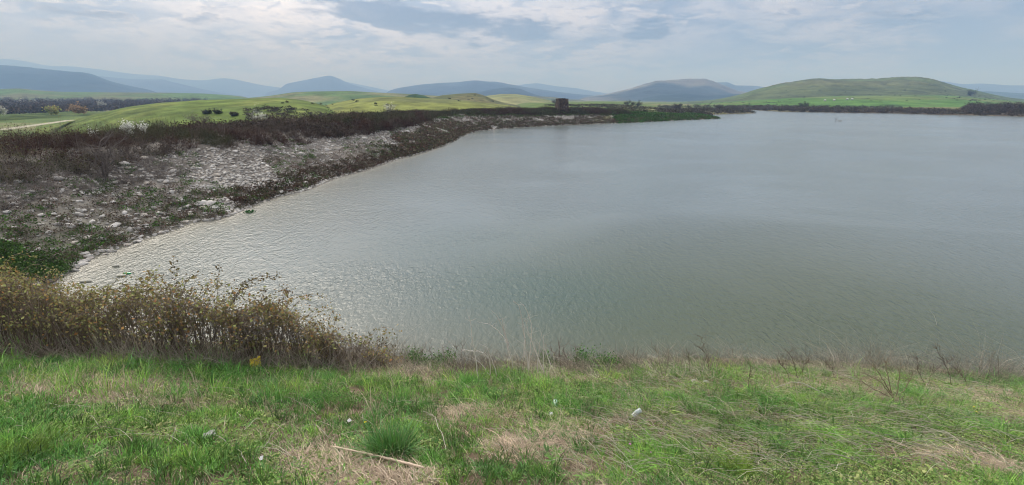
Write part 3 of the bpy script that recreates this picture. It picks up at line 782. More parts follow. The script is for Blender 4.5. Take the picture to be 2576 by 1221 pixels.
# hedge-like scrub at the foot of the mound (stuff)
S = Soup(); C = []
for _ in range(420):
    X_ = random.uniform(620, 1080); y_ = random.uniform(78, 100); q = at_dist(X_, 280, y_); C.append(q[:])
for _ in range(90):
    X_ = random.uniform(330, 620); y_ = random.uniform(55, 62); q = at_dist(X_, 280, y_); C.append(q[:])
for _ in range(9):
    X_ = random.uniform(700, 850); Y_ = random.uniform(258, 284); q = place(X_, Y_)
    if q.y < 200: C.append(q[:])
C = np.array(C); clumps(S, C, np.where(np.arange(len(C)) > 509, .45, .9), rng.uniform(.25, .7, len(C)), 26, .3, [(.05, .04, .03), (.04, .05, .03), (.07, .055, .045)], None, 6, (.09, .07, .06))
o = S.build('scrub', M_leaf); tag(o, 'dark scrub line at the foot of the green mound', 'scrub', kind='stuff')

S = Soup(); C = []
for n_, x0_, x1_, y0_, y1_ in ((5, 860, 1000, 252, 272), (12, 1130, 1260, 240, 258), (60, 1950, 2560, 225, 256), (26, 1700, 2000, 254, 262), (50, 2380, 2570, 240, 262)):
    for _ in range(n_):
        q = place(random.uniform(x0_, x1_), random.uniform(y0_, y1_))
        if 140 < q.y < 1100: C.append(q[:])
C = np.array(C); k2 = C[:, 1] / 400
clumps(S, C, 1.0 * k2 + .25, (.6 * k2 + .2) * rng.uniform(.5, 1.3, len(C)), 26, .45, [(.045, .055, .035), (.06, .06, .045)], None, 0)
o = S.build('scrub', M_leaf); tag(o, 'small dark bushes dotted over the far hills', 'scrub', kind='stuff')
# ---------------------------------------------------------------- wood in the left valley (stuff) and its pale trees
S = Soup()
n_ = 3400
aa = rng.uniform(-1.55, -.62, n_); yf = np.interp(aa, [-1.5, -1.06, -.8, -.62], [150, 178, 250, 320]); yy = yf + (560 - yf) * rng.random(n_) ** 1.3; xx = aa * yy
C = np.stack([xx, yy, gz(xx, yy)], -1)
frontm = yy < yf + 60
clumps(S, C, rng.uniform(2.2, 4.2, n_), rng.uniform(2.6, 5.5, n_) * np.where(frontm, .6, 1.1), 50, .9, [(.075, .062, .055), (.06, .055, .055), (.09, .07, .06), (.055, .06, .05)], None, 8, (.12, .10, .09))
o = S.build('wood', M_leaf); tag(o, 'leafless brown wood filling the left valley', 'wood', kind='stuff')
for k_, (X_, Y_, y_, h_, cols_, lab) in enumerate([
    (57, 268, 430, 5.5, [(.5, .5, .45)], 'white blossoming tree in the valley wood, uppermost left'), (92, 270, 420, 5, [(.5, .5, .45)], 'white blossoming tree in the valley wood, upper middle'),
    (68, 280, 380, 4.5, [(.45, .45, .42)], 'white flat crowned tree in the valley wood, second row'), (150, 266, 470, 5, [(.4, .42, .38)], 'faint pale tree at the top edge of the valley wood'),
    (200, 292, 190, 3.5, [(.34, .24, .14), (.30, .20, .12)], 'orange tinted tree at the near edge of the valley wood'), (2, 302, 172, 3.5, [(.45, .45, .4)], 'pale tree cut by the left edge of the picture'),
    (138, 303, 178, 3, [(.26, .30, .08), (.36, .30, .14)], 'yellow green tree at the near edge of the valley wood'), (262, 275, 300, 4.5, [(.35, .36, .33)], 'faint pale blossoming tree right of the wood'),
    (410, 268, 330, 3.5, [(.45, .45, .4)], 'small pale blossoming tree at the right end of the wood')]):
    q = at_dist(X_, Y_, y_); shrub('blossom_tree', q, h_, h_, cols_, 500, .7, lab, 'tree', seed=40 + k_, n_main=5, tipw=.14)

# ================================================================ far shores
def band(S, fx, n_, dlo, dhi, rad, hgt, nper, size, cols_, xr, yr, tw=4, w=None, nz=None):
    x = rng.uniform(*xr, n_ * 12); y = rng.uniform(*yr, n_ * 12); d = poly_dist(x, y)
    ok = (d > dlo) & (d < dhi)
    if fx is not None: ok &= fx(x, y)
    x = x[ok][:n_]; y = y[ok][:n_]; C = np.stack([x, y, gz(x, y)], -1)
    clumps(S, C, rad, rng.uniform(.5, 1, len(C)) * hgt, nper, size, cols_, w, tw, (.13, .11, .095))
S = Soup()
far_x = lambda x, y: (fbm(x, y, 3, .05) > .38)
band(S, None, 900, .3, 9, 1.3, 1.7, 34, .4, [(.085, .065, .05), (.065, .05, .045), (.10, .085, .07), (.07, .075, .045)], (125, 215), (120, 300), 8)
band(S, far_x, 500, 9, 26, 1.5, 1.6, 30, .45, [(.075, .055, .05), (.07, .07, .045), (.09, .075, .06)], (120, 260), (120, 320), 6)
x_ = lambda x, y: (x / y > .93) & (x / y < 1.3)
band(S, x_, 900, 6, 60, 2.0, 3.6, 60, .42, [(.065, .05, .045), (.05, .045, .045), (.08, .065, .05)], (150, 320), (150, 240), 10)
o = S.build('scrub', M_leaf); tag(o, 'brown scrub along the far right shore', 'scrub', kind='stuff')
S = Soup()
# second spit: dark brown scrub
sp = lambda x, y: (x / y > .30) & (x / y < .70) & (y > 150)
band(S, sp, 700, .3, 20, 1.4, 1.3, 34, .4, [(.05, .04, .035), (.07, .055, .045), (.05, .06, .035)], (30, 150), (150, 240), 6)
sp2 = lambda x, y: (x / y > .30) & (x / y < .8) & (y > 200)
band(S, sp2, 260, 20, 90, 1.6, 1.8, 30, .5, [(.06, .05, .045), (.07, .07, .05), (.05, .06, .035)], (50, 240), (190, 330), 6)
# dark patches on the green flat behind the tower
sp3 = lambda x, y: (fbm(x * .35, y, 3, .06) > .55)
band(S, sp3, 420, 12, 90, 1.3, .8, 26, .4, [(.06, .05, .04), (.05, .07, .03), (.09, .075, .06)], (15, 95), (125, 240), 4)
o = S.build('scrub', M_leaf); tag(o, 'dark scrub on the low spits beyond the left bank', 'scrub', kind='stuff')
S = Soup()
tp = lambda x, y: (x / y > .20) & (x / y < .425) & (y < 150)
band(S, tp, 1500, .05, 9, .9, .42, 26, .28, [(.035, .11, .015), (.055, .14, .02), (.05, .09, .025), (.03, .075, .015)], (24, 62), (108, 150), 0)
tp2 = lambda x, y: (x / y > -.16) & (x / y < .3) & (y > 66)
band(S, tp2, 1500, 5.5, 13, .9, .25, 20, .25, [(.05, .10, .02), (.075, .12, .03), (.08, .08, .04)], (-14, 45), (66, 140), 0)
o = S.build('meadow_grass', M_leaf); tag(o, 'bright green low growth on the first spit', 'grass', kind='stuff')

# individual far trees
FT = [(1577, 262, 260, 3.2, 'dark round tree on the plain, left of the small pair', [(.05, .055, .045)]), (1592, 262, 262, 2.6, 'small dark tree on the plain, middle of three', [(.055, .06, .045)]),
      (1606, 262, 262, 3.2, 'slim upright dark tree on the plain, right of three', [(.05, .055, .045)]), (1706, 267, 205, 3.4, 'dark rounded bush rising above the second spit', [(.05, .045, .04)]),
      (1810, 268, 210, 2.6, 'thin dark bush on the second spit near its end', [(.06, .05, .045)]), (2090 - 70, 268, 235, 4.2, 'dark bush at the inlet mouth', [(.055, .05, .05)]),
      (1450, 272, 118, 1.1, 'dark hump shaped bush right of the stone tower', [(.05, .045, .035)]), (1395, 260, 300, 3, 'grey bush behind the stone tower', [(.11, .09, .08)]),
      (2520, 262, 172, 3.4, 'tall bare dark bush near the right edge of the far shore', [(.06, .05, .045)]), (2556, 262, 168, 3.9, 'tallest bare dark bush at the right end of the far shore', [(.055, .045, .045)]),
      (2440, 246, 560, 8, 'dark tree on the lower right flank of the broad hill', [(.05, .06, .04)])]
for k_, (X_, Y_, y_, h_, lab, c_) in enumerate(FT):
    q = at_dist(X_, Y_, y_); shrub('tree' if h_ > 2.7 else 'bush', q, h_, h_ * .9, c_, 900, h_ * .08, lab, 'tree' if h_ > 2.7 else 'bush', seed=70 + k_, bark=(.08, .07, .06), tipw=.10)

# ---------------------------------------------------------------- stone tower stub beyond the thicket
q = at_dist(1413, 278, 112)
e = empty('stone_ruin', (q.x, q.y, q.z), 'squat dark stone block ruin with sloping sides above the thicket', 'ruin')
W0, W1, HH = 3.45, 2.75, 3.0
S = Soup(); nlay = 11; z0_ = 0
stc = [(.10, .075, .06), (.075, .058, .05), (.13, .10, .08), (.06, .05, .045)]
zb = -.3
for i in range(nlay):
    t0, t1 = i / nlay, (i + 1) / nlay
    hw = (W0 + (W1 - W0) * (t0 + t1) / 2) / 2; za, zc = zb + (HH - zb) * t0, zb + (HH - zb) * t1 - .025
    for side in range(4):
        pos = -hw
        while pos < hw - .05:
            ln = min(random.uniform(.35, .75), hw - pos)
            a, b = pos + .01, pos + ln - .01; th = random.uniform(.0, .06) + .28
            o_ = hw + random.uniform(-.03, .03)
            v = [(a, -o_, za), (b, -o_, za), (b, -o_ + th, za), (a, -o_ + th, za), (a, -o_ + .015, zc), (b, -o_ + .015, zc), (b, -o_ + th, zc), (a, -o_ + th, zc)]
            an = side * math.pi / 2; v = [(x * math.cos(an) - y * math.sin(an), x * math.sin(an) + y * math.cos(an), z) for x, y, z in v]
            S.add(np.array(v), np.array([(0, 1, 5, 4), (1, 2, 6, 5), (2, 3, 7, 6), (3, 0, 4, 7), (4, 5, 6, 7), (3, 2, 1, 0)]), np.array(random.choice(stc)) * random.uniform(.8, 1.2))
            pos += ln
    hw2 = hw - .2
    v = np.array([(sx_ * hw2, sy_ * hw2, z) for z in (za - .02, zc - .02) for sx_, sy_ in ((-1, -1), (1, -1), (1, 1), (-1, 1))])
    S.add(v, np.array([(0, 1, 5, 4), (1, 2, 6, 5), (2, 3, 7, 6), (3, 0, 4, 7), (4, 5, 6, 7)]), np.array([.05, .04, .035]))
S.build('wall', M_stone, e)
S = Soup()
for (x0, x1, zt) in ((-1.45, -.5, .16), (-.52, .55, .22), (.5, 1.42, .12)):
    v = np.array([(x, y, z) for z in (HH - .02, HH + zt) for x, y in ((x0, -1.42), (x1, -1.42), (x1, 1.42), (x0, 1.42))])
    S.add(v, np.array([(0, 1, 5, 4), (1, 2, 6, 5), (2, 3, 7, 6), (3, 0, 4, 7), (4, 5, 6, 7)]), np.array([.06, .05, .045]))
S.build('coping', M_stone, e); e.rotation_euler = (0, 0, R(14)); e.scale = (.80, .80, .84)

# ---------------------------------------------------------------- white sheds at foot of right hill
for k_, (X_, Y_) in enumerate([(2075, 254), (2098, 253), (2131, 251), (2143, 251)]):
    q = place(X_, Y_ + 1); S = Soup(); w2, d2, h2 = .6, .5, .6
    v = np.array([(-w2, -d2, 0), (w2, -d2, 0), (w2, d2, 0), (-w2, d2, 0), (-w2, -d2, h2), (w2, -d2, h2), (w2, d2, h2), (-w2, d2, h2)])
    e = empty('shed', q, ['tiny pale shed at the foot of the broad hill, leftmost of four', 'tiny pale shed at the foot of the broad hill, second from the left', 'tiny pale shed at the foot of the broad hill, third from the left', 'tiny pale shed at the foot of the broad hill, rightmost of four'][k_], 'shed', 'sheds under the broad hill')
    S.add(v, np.array([(0, 1, 5, 4), (1, 2, 6, 5), (2, 3, 7, 6), (3, 0, 4, 7)]), np.array([.3, .32, .3])); S.build('wall', M_stone, e)
    S = Soup(); v = np.array([(-w2 - .1, -d2 - .1, h2), (w2 + .1, -d2 - .1, h2), (w2 + .1, 0, h2 + .7), (-w2 - .1, 0, h2 + .7), (-w2 - .1, d2 + .1, h2), (w2 + .1, d2 + .1, h2)])
    S.add(v, np.array([(0, 1, 2, 3), (3, 2, 5, 4)]), np.array([.42, .46, .44])); S.add(v, np.array([(0, 3, 4), (1, 5, 2)]), np.array([.42, .46, .44])); S.build('roof', M_stone, e)

# ---------------------------------------------------------------- shrubs standing in the water
for k_, (X_, Y_, h_, w_, lab) in enumerate([(2103, 306, 1.6, .5, 'thin upright twig standing in the far water, left of the forked one'), (2113, 306, 1.0, 1.3, 'forked twig standing in the far water beside the upright one'),
                         (2290, 290, 1.1, 1.0, 'small dark twig in the water near the far shore'), (2366, 293.5, 1.3, 2.2, 'tan flooded bush just off the far shore, left one'),
                         (2417, 294.5, 1.2, 2.6, 'grey flooded bush off the far shore, right one'), (1966, 283, 1.0, 1.5, 'flooded dark twigs at the left of the far shore'), (2012, 284.5, .8, 1.6, 'low flooded twigs next to the far shore'),
                         (1888, 283, 1.6, 1.8, 'bare shrub at the tip of the second spit')]):
    x, y = wpt(X_, Y_); shrub('flooded_shrub', (x, y, -.1), h_, w_, [(.1, .09, .07)], 0, .1, lab, 'shrub', seed=90 + k_, bark=(.16, .14, .12) if k_ != 3 else (.26, .22, .15), n_main=6 if k_ else 3, r0=.03, levels=1, upright=.55 if k_ else .95)

# ================================================================ FOREGROUND
def P2(X_, Y_): q = place(X_, Y_); return q
# dry patches (preview coordinates, radius in metres, weight)
dry_list = [(230, 975, .9, .7), (420, 965, .7, .5), (900, 1190, .42, 1.0), (800, 1165, .3, .9), (1000, 1215, .3, .9), (1180, 1040, .45, .9), (1400, 1090, .6, .55), (1300, 1120, .4, .4), (1060, 938, .55, 1.0), (960, 938, .45, 1.0), (1150, 932, .3, .9),
            (1350, 952, .6, .6), (1560, 958, .8, .75), (1750, 968, .8, .8), (2000, 975, 1.0, .6), (2430, 1165, .35, .9), (2300, 990, 1.0, .5), (2500, 1010, 1.0, .9), (2300, 1150, .3, .5), (700, 960, .4, .4), (1750, 1130, .4, .5), (130, 1200, .3, .6), (330, 1010, .4, .5)]
green_list = [(50, 1130, .5, .8), (600, 1030, .7, .6), (900, 1020, .4, .8), (1200, 985, .5, .8), (1900, 1040, .6, .8), (2250, 1040, .7, .7), (1830, 1195, .3, .8), (2150, 1110, .5, .5), (560, 950, .6, .7), (1650, 1030, .4, .6), (2100, 1180, .4, .5), (1000, 960, .3, .6), (800, 950, .3, .3)]
DL = [(P2(a, b), r_, w_) for a, b, r_, w_ in dry_list]; GL = [(P2(a, b), r_, w_) for a, b, r_, w_ in green_list]
def dryness(x, y):
    f = (fbm(x, y, 4, 1.3) - .5) * 2.4 + .30 * (fbm(x + 9, y, 3, .5) - .35) * 2
    for q, r_, w_ in DL: f = f + w_ * 1.0 * np.exp(-((x - q.x) ** 2 + ((y - q.y)) ** 2) / r_ ** 2)
    for q, r_, w_ in GL: f = f - w_ * .9 * np.exp(-((x - q.x) ** 2 + ((y - q.y)) ** 2) / r_ ** 2)
    return np.clip(f + .05, 0, 1)
# blade budget: denser near the viewer
def near_pts(n_, ylo=1.2, yhi=9.2, p=1.0, dmin=.9):
    u_ = rng.random(n_ * 2)
    y = (ylo ** (1 - .35) + u_ * (yhi ** (1 - .35) - ylo ** (1 - .35))) ** (1 / (1 - .35))
    x = (rng.random(n_ * 2) * 2 - 1) * (1.25 * y + 1.2); ex = rng.random(n_ * 2) < .14; x = np.where(ex, np.sign(x) * (1.25 * y + 1.2 + rng.random(n_ * 2) * 4.5), x)
    d = poly_dist(x, y); ok = (d > dmin + .5 * fbm(x, y, 2, .9)); x = x[ok][:n_]; y = y[ok][:n_]
    return x, y
def tufts(S, x, y, nb, h, spread, wid, cols, w=None, lean=.5, droop=.6, jit=.15, wind=(.15, 0), field=False):
    n_ = len(x); i = np.repeat(np.arange(n_), nb); m_ = len(i)
    h = np.broadcast_to(h, (n_,)); spread = np.broadcast_to(spread, (n_,))
    ang = rng.random(m_) * 2 * np.pi; rad = rng.random(m_) ** .6
    bx = x[i] + np.cos(ang) * rad * spread[i]; by = y[i] + np.sin(ang) * rad * spread[i]
    bz = gz(bx, by) - .01
    hh_ = h[i] * rng.uniform(.5, 1.25, m_)
    ln = lean * (.3 + rad) * rng.uniform(.4, 1.4, m_)
    dx = np.cos(ang + rng.normal(size=m_) * .6) * ln + wind[0]; dy = np.sin(ang + rng.normal(size=m_) * .6) * ln + wind[1]
    up = np.ones(m_)
    p0 = np.stack([bx, by, bz], -1)
    p1 = p0 + np.stack([dx * .35, dy * .35, up * .55], -1) * hh_[:, None]
    p2 = p0 + np.stack([dx * 1.0, dy * 1.0, up * (1 - droop * np.clip(ln, 0, 1) * .6)], -1) * hh_[:, None]
    th = rng.random(m_) * np.pi; side = np.stack([np.cos(th), np.sin(th), 0 * th], -1)
    side[:, 0] = np.abs(side[:, 0]) + .3; side /= np.linalg.norm(side, axis=1, keepdims=True)
    W = wid * rng.uniform(.6, 1.3, m_)
    base = pal(n_, cols, w, jit)
    if field:
        ff = sstep(fbm(x + 3, y + 70, 4, 2.1), .32, .68)[:, None]; base = base * (np.array([.62, .78, .75]) * (1 - ff) + np.array([1.22, 1.14, .95]) * ff)
    c = base[i] * (1 + .30 * rng.normal(size=(m_, 1)))
    S.strips(np.stack([p0, p1, p2], 1), np.stack([W * .8, W, W * .15], 1), side, c)
GR = [(.16, .37, .075), (.23, .44, .10), (.10, .27, .055), (.31, .45, .11), (.24, .38, .16)]
DR = [(.44, .36, .25), (.50, .43, .32), (.36, .29, .21), (.38, .35, .23), (.30, .24, .17)]
# green turf
x, y = near_pts(34000); dr = dryness(x, y); k = rng.random(len(x)) > np.maximum(dr * .92, 1 - 1.9 * sstep(fbm(x + 60, y + 60, 4, 3.2), .30, .62)); x, y, dr = x[k], y[k], dr[k]
S = Soup(); hn = fbm(x, y, 4, 2.0)
tufts(S, x, y, 11, .03 + .24 * hn ** 2.3 + .01 * (1 - dr), .045, .0055, GR, [.3, .25, .2, .15, .1], lean=.85, field=True)
x, y = near_pts(3200); dr = dryness(x, y); k = dr < .35; x, y = x[k], y[k]
tufts(S, x, y, 16, rng.uniform(.10, .2, len(x)), .05, .006, [(.09, .19, .04), (.07, .15, .04), (.14, .24, .05)], lean=.7)
x, y = near_pts(2600, ylo=4.6, dmin=.7); k = (fbm(x, y, 3, .8) > .45); x, y = x[k], y[k]
tufts(S, x, y, 12, rng.uniform(.12, .30, len(x)), .06, .006, GR, None, lean=.8, field=True)
o = S.build('grass', M_grass); tag(o, 'green grass of the near bank', 'grass', kind='stuff')
# dry grass
x, y = near_pts(28000, dmin=.7); dr = dryness(x, y); k = rng.random(len(x)) < dr * .95 + .12; x, y = x[k], y[k]
S = Soup()
tufts(S, x, y, 11, rng.uniform(.03, .10, len(x)), .06, .004, DR, None, lean=1.7, droop=1.0)
for X_, Y_, r_, n2_ in ((900, 1190, .36, 520), (800, 1168, .26, 260), (1010, 1212, .26, 220), (1180, 1042, .36, 300), (2430, 1168, .34, 320), (1420, 1090, .45, 260), (1300, 1125, .3, 160), (230, 975, .6, 260), (1060, 938, .5, 420), (960, 937, .45, 300), (2490, 1000, .8, 520), (2000, 972, .8, 300)):
    q = P2(X_, Y_); tufts(S, q.x + rng.normal(size=n2_) * r_ * .6, q.y + rng.normal(size=n2_) * r_ * .42, 12, rng.uniform(.04, .09, n2_), .05, .0048, [(.54, .42, .32), (.60, .49, .38), (.42, .32, .24), (.50, .41, .28)], None, lean=2.0, droop=1.3)
x, y = near_pts(2600, ylo=4.2, dmin=.5); k = rng.random(len(x)) < .6; x, y = x[k], y[k]
tufts(S, x, y, 9, rng.uniform(.10, .28, len(x)), .05, .004, DR, None, lean=.9, droop=.7)
o = S.build('dry_grass', M_straw); tag(o, 'dry straw coloured grass in patches on the near bank', 'grass', kind='stuff')
# broadleaf weeds
S = Soup()
x, y = near_pts(15000); nn = fbm(x + 31, y + 7, 3, 1.1); k = nn > .47; x, y = x[k], y[k]
n_ = len(x); i = np.repeat(np.arange(n_), 16); m_ = len(i)
bx = x[i] + rng.normal(size=m_) * .045; by = y[i] + rng.normal(size=m_) * .045
C = np.stack([bx, by, gz(bx, by) + rng.uniform(.015, .07, m_)], -1)
S.leaves(C, rng.uniform(.010, .024, m_) * (1 + .9 * (rng.random(n_) < .12)[i]), pal(n_, [(.20, .32, .08), (.27, .36, .11), (.15, .26, .07), (.30, .32, .13)])[i] * (1 + .15 * rng.normal(size=(m_, 1))), .6, .75)
# broad leaved rosettes
x, y = near_pts(420, 1.4, 6.5); n_ = len(x); i = np.repeat(np.arange(n_), 11); m_ = len(i); an = rng.random(m_) * 6.28; ln = rng.uniform(.04, .10, m_)
p0 = np.stack([x[i], y[i], gz(x, y)[i] + .01], -1); dr_ = np.stack([np.cos(an), np.sin(an), rng.uniform(.15, .9, m_)], -1); k4 = np.linspace(0, 1, 4)[None, :, None]
Pp = p0[:, None] + dr_[:, None] * ln[:, None, None] * k4; Pp[..., 2] -= (.35 * ln[:, None] * k4[..., 0] ** 2)
S.strips(Pp, np.array([.3, 1, .9, .1])[None] * rng.uniform(.012, .024, m_)[:, None], np.stack([-np.sin(an), np.cos(an), 0 * an], -1), pal(n_, [(.13, .27, .06), (.18, .32, .08), (.10, .20, .06)])[i])
# feathery green patches
for X_, Y_, r_, n2_ in ((880, 1015, .30, 1500), (560, 945, .5, 2600), (720, 955, .4, 1300), (1500, 1010, .25, 700), (1950, 1020, .3, 900), (2050, 1000, .3, 900), (1420, 1030, .15, 500)):
    q = P2(X_, Y_); bx = q.x + rng.normal(size=n2_) * r_ * .6; by = q.y + rng.normal(size=n2_) * r_ * .5
    C = np.stack([bx, by, gz(bx, by) + rng.uniform(.03, .13, n2_)], -1)
    S.leaves(C, rng.uniform(.015, .035, n2_), pal(n2_, [(.10, .23, .04), (.13, .27, .06), (.07, .17, .03)]), .5, .4)
# pale specks: tiny white and cream blooms
x, y = near_pts(700, 1.2, 5); C = np.stack([x, y, gz(x, y) + rng.uniform(.04, .09, len(x))], -1)
S.leaves(C, rng.uniform(.006, .011, len(x)), pal(len(x), [(.6, .6, .5), (.5, .5, .2), (.45, .35, .2)]), .6, .9)
o = S.build('weeds', M_leaf); tag(o, 'small leafy weeds growing through the near grass', 'weeds', kind='stuff')
# long fallen straws, mostly on the right
S = Soup()
n_ = 1150; Xp = np.concatenate([rng.uniform(1500, 2576, 1000), rng.uniform(0, 2576, 150)]); Yp = rng.uniform(950, 1200, n_)
roots = []
for a_, b_ in zip(Xp, Yp):
    aa_, ss_ = pray(a_, b_); yv = 5.0 / (ss_ + .0001); yv = (CAM_Z - 3.3 + 0.0) / max(ss_ - .41, .05) if ss_ > .6 else 6.0
    yv = min(max(yv, 2.0), 6.8); roots.append((aa_ * yv + random.gauss(0, .15), yv + random.gauss(0, .15)))
roots = np.array(roots); an = rng.normal(size=n_) * .55 + R(150); ln = rng.uniform(.15, .55, n_)
k5 = np.linspace(0, 1, 5)
Px = roots[:, :1] + np.cos(an)[:, None] * ln[:, None] * k5 + .02 * rng.normal(size=(n_, 5)) * k5; Py = roots[:, 1:] + np.sin(an)[:, None] * ln[:, None] * k5 + .02 * rng.normal(size=(n_, 5)) * k5
arch = rng.uniform(.02, .10, n_)[:, None] * np.sin(k5 * 2.6)[None] + .03
Pz = gz(Px, Py) + arch
c = pal(n_, [(.60, .55, .46), (.52, .48, .41), (.45, .44, .34), (.68, .63, .54)])
S.tubes(np.stack([Px, Py, Pz], -1), np.tile(np.linspace(.0030, .0014, 5), (n_, 1)), c, 3)
o = S.build('straws', M_straw); tag(o, 'long bleached straws fallen over the grass', 'dry stalks', kind='stuff')
# dead weed fringe at the water's edge
S = Soup()
n_ = 5200; x = rng.uniform(-3.5, 12, n_); y = rng.uniform(2, 9, n_); d = poly_dist(x, y); k = (d > .15) & (d < 1.5); x, y, d = x[k], y[k], d[k]
tufts(S, x, y, 16, rng.uniform(.10, .34, len(x)) * (.5 + 1.6 * fbm(x, y, 3, 1.3) ** 1.5 * 1.3) * (1 + .6 * sstep(x, 4, 8)), .10, .004, [(.19, .17, .135), (.27, .24, .20), (.11, .10, .075), (.40, .36, .29)], None, lean=1.0, droop=.3, wind=(0, 0))
k = rng.random(len(x)) < .6 * sstep(fbm(x, y, 3, .9), .4, .6); 
tufts(S, x[k], y[k], 14, rng.uniform(.05, .14, k.sum()), .10, .008, [(.07, .16, .03), (.11, .21, .045)], None, lean=1.0)
# bleached long straw tufts on the lip
x = rng.uniform(-2.0, 12, 5000); y = rng.uniform(2, 9, 5000); d = poly_dist(x, y); k = (d > .7) & (d < 1.9) & (fbm(x + 5, y, 3, .9) > .42); x, y = x[k], y[k]
tufts(S, x, y, 16, rng.uniform(.08, .28, len(x)), .07, .0042, [(.50, .44, .34), (.58, .53, .43), (.40, .36, .27), (.34, .38, .20)], None, lean=1.1, droop=.8, wind=(-.25, 0))
o = S.build('dead_grass', M_straw); tag(o, 'brown dead weeds fringing the near water edge', 'dead grass', kind='stuff')

# ---------------------------------------------------------------- bramble bushes
def bramble(roots, tops, ncane, nleaf, leafcols, w, label, seed, lsize=.045, cane_col=(.20, .15, .12), dead=420):
    """roots: list of (x,y) on the ground line; tops: function x/y -> z of the crown"""
    r = np.random.default_rng(seed); cx = np.mean([p[0] for p in roots]); cy = np.mean([p[1] for p in roots])
    base = (cx, cy, float(gz(cx, cy))); e = empty('bramble_bush', base, label, 'bush', 'bramble bushes at the near water edge'); b0 = np.array(base)
    P_ = []; 
    for _ in range(ncane):
        i = r.integers(0, len(roots) - 1); t_ = r.random(); a = np.array(roots[i]) * (1 - t_) + np.array(roots[i + 1]) * t_
        a = a + np.array([r.normal() * .12, abs(r.normal()) * .32]); z = float(gz(a[0], a[1])); H = max(tops(a[0], a[1]) - z, .3) * r.uniform(.45, 1.08)
        an_ = r.random() * 6.28; reach = H * r.uniform(.2, .7)
        k = np.linspace(0, 1, 8)[:, None]
        p = np.concatenate([a[None] + np.array([[math.cos(an_), math.sin(an_)]]) * reach * k ** 1.3, z + H * np.sin(k * 2.1) / .95 * .97], 1) + r.normal(size=(8, 3)) * .02
        lim = top_arr(p[:, 0], p[:, 1]) + (abs(r.normal()) * .16 if r.random() < .3 else 0) - r.random() * .2 - .45 * float(fbm(np.array([p[3, 0] * 1.0]), np.array([p[3, 1] + 4.]), 2, 1.7)[0]) + .15
        p[:, 2] = np.where(p[:, 2] > lim, lim - (p[:, 2] - lim) * .3, p[:, 2]); p[:, 2] = np.maximum(p[:, 2], gz(p[:, 0], p[:, 1]) * (np.arange(8) > 0) + z * (np.arange(8) == 0))
        P_.append(p)
    P_ = np.array(P_); S = Soup()
    S.tubes(P_ - b0, np.tile(np.linspace(.006, .0022, 8), (len(P_), 1)), pal(len(P_), [cane_col, (.2, .16, .13), (.11, .09, .06)]), 3)
    # long arching canes rising out of the mass
    nl_ = max(ncane // 7, 6); Q_ = []
    for _ in range(nl_):
        p = P_[r.integers(0, len(P_))].copy(); top = p[np.argmax(p[:, 2])]; an_ = r.random() * 6.28; ln_ = r.uniform(.25, .75); k = np.linspace(0, 1, 8)[:, None]
        Q_.append(top + np.concatenate([np.array([[math.cos(an_), math.sin(an_) * .5]]) * ln_ * k, .55 * ln_ * np.sin(k * 2.3)], 1) + r.normal(size=(8, 3)) * .008)
    Q_ = np.array(Q_); S.tubes(Q_ - b0, np.tile(np.linspace(.005, .0018, 8), (nl_, 1)), pal(nl_, [cane_col, (.16, .12, .09)]), 3)
    # side twigs
    ns_ = ncane * 5; ii = r.integers(0, len(P_), ns_); jj = r.integers(2, 8, ns_); s0 = P_[ii, jj]; dd = r.normal(size=(ns_, 3)); dd[:, 2] = np.abs(dd[:, 2]) * .6; dd /= np.linalg.norm(dd, axis=1, keepdims=True)
    l_ = r.uniform(.06, .28, ns_)[:, None]; k4 = np.linspace(0, 1, 4)[None, :, None]
    T_ = s0[:, None] + dd[:, None] * l_[:, None] * k4 + r.normal(size=(ns_, 4, 3)) * .012 * k4
    S.tubes(T_ - b0, np.tile(np.linspace(.0028, .001, 4), (ns_, 1)), pal(ns_, [cane_col, (.2, .16, .13)]), 3)
    # dead grey stems at the foot
    if dead:
        i = r.integers(0, len(roots) - 1, dead); t_ = r.random((dead, 1)); rt_ = np.array(roots); a = rt_[i] * (1 - t_) + rt_[i + 1] * t_; a[:, 1] -= r.uniform(-.2, .22, dead); a[:, 0] += r.normal(size=dead) * .1
        z = gz(a[:, 0], a[:, 1]); dd = r.normal(size=(dead, 3)); dd[:, 2] = np.abs(dd[:, 2]) + .5; dd /= np.linalg.norm(dd, axis=1, keepdims=True); l_ = r.uniform(.2, .75, dead)
        p0 = np.stack([a[:, 0], a[:, 1], z], -1); k5_ = np.linspace(0, 1, 5)[None, :, None]
        D_ = p0[:, None] + dd[:, None] * l_[:, None, None] * k5_ + r.normal(size=(dead, 5, 3)) * .025 * k5_
        S.tubes(D_ - b0, np.tile(np.linspace(.0042, .0016, 5), (dead, 1)), pal(dead, [(.48, .43, .38), (.38, .32, .27), (.26, .21, .18)]), 3)
    S.build('stems', M_twig, e)
    allp = np.concatenate([P_[:, 2:].reshape(-1, 3), T_[:, 1:].reshape(-1, 3), T_[:, 2:].reshape(-1, 3)])
    i = r.integers(0, len(allp), nleaf); keep = fbm(allp[i, 0] * 3.1, allp[i, 2] * 3.1 + allp[i, 1] * 2, 3, 1.0) > .40; i = i[keep]; nleaf = len(i)
    C_ = allp[i] + r.normal(size=(nleaf, 3)) * .04
    qi = r.integers(0, nl_, nl_ * 26); qj = r.integers(2, 8, nl_ * 26); C_ = np.concatenate([C_, Q_[qi, qj] + r.normal(size=(len(qi), 3)) * .035]); nleaf = len(C_)
    S = Soup(); S.leaves(C_ - b0, lsize * (.5 + .9 * r.random(nleaf)), pal(nleaf, leafcols, w, .2), 0, .65); S.build('foliage', M_leaf, e)
    return e
topP = [(-300, 668), (0, 690), (80, 705), (150, 735), (220, 735), (300, 722), (380, 720), (450, 722), (540, 762), (620, 765), (700, 760), (760, 800), (850, 848), (930, 868), (1000, 890), (1100, 910)]
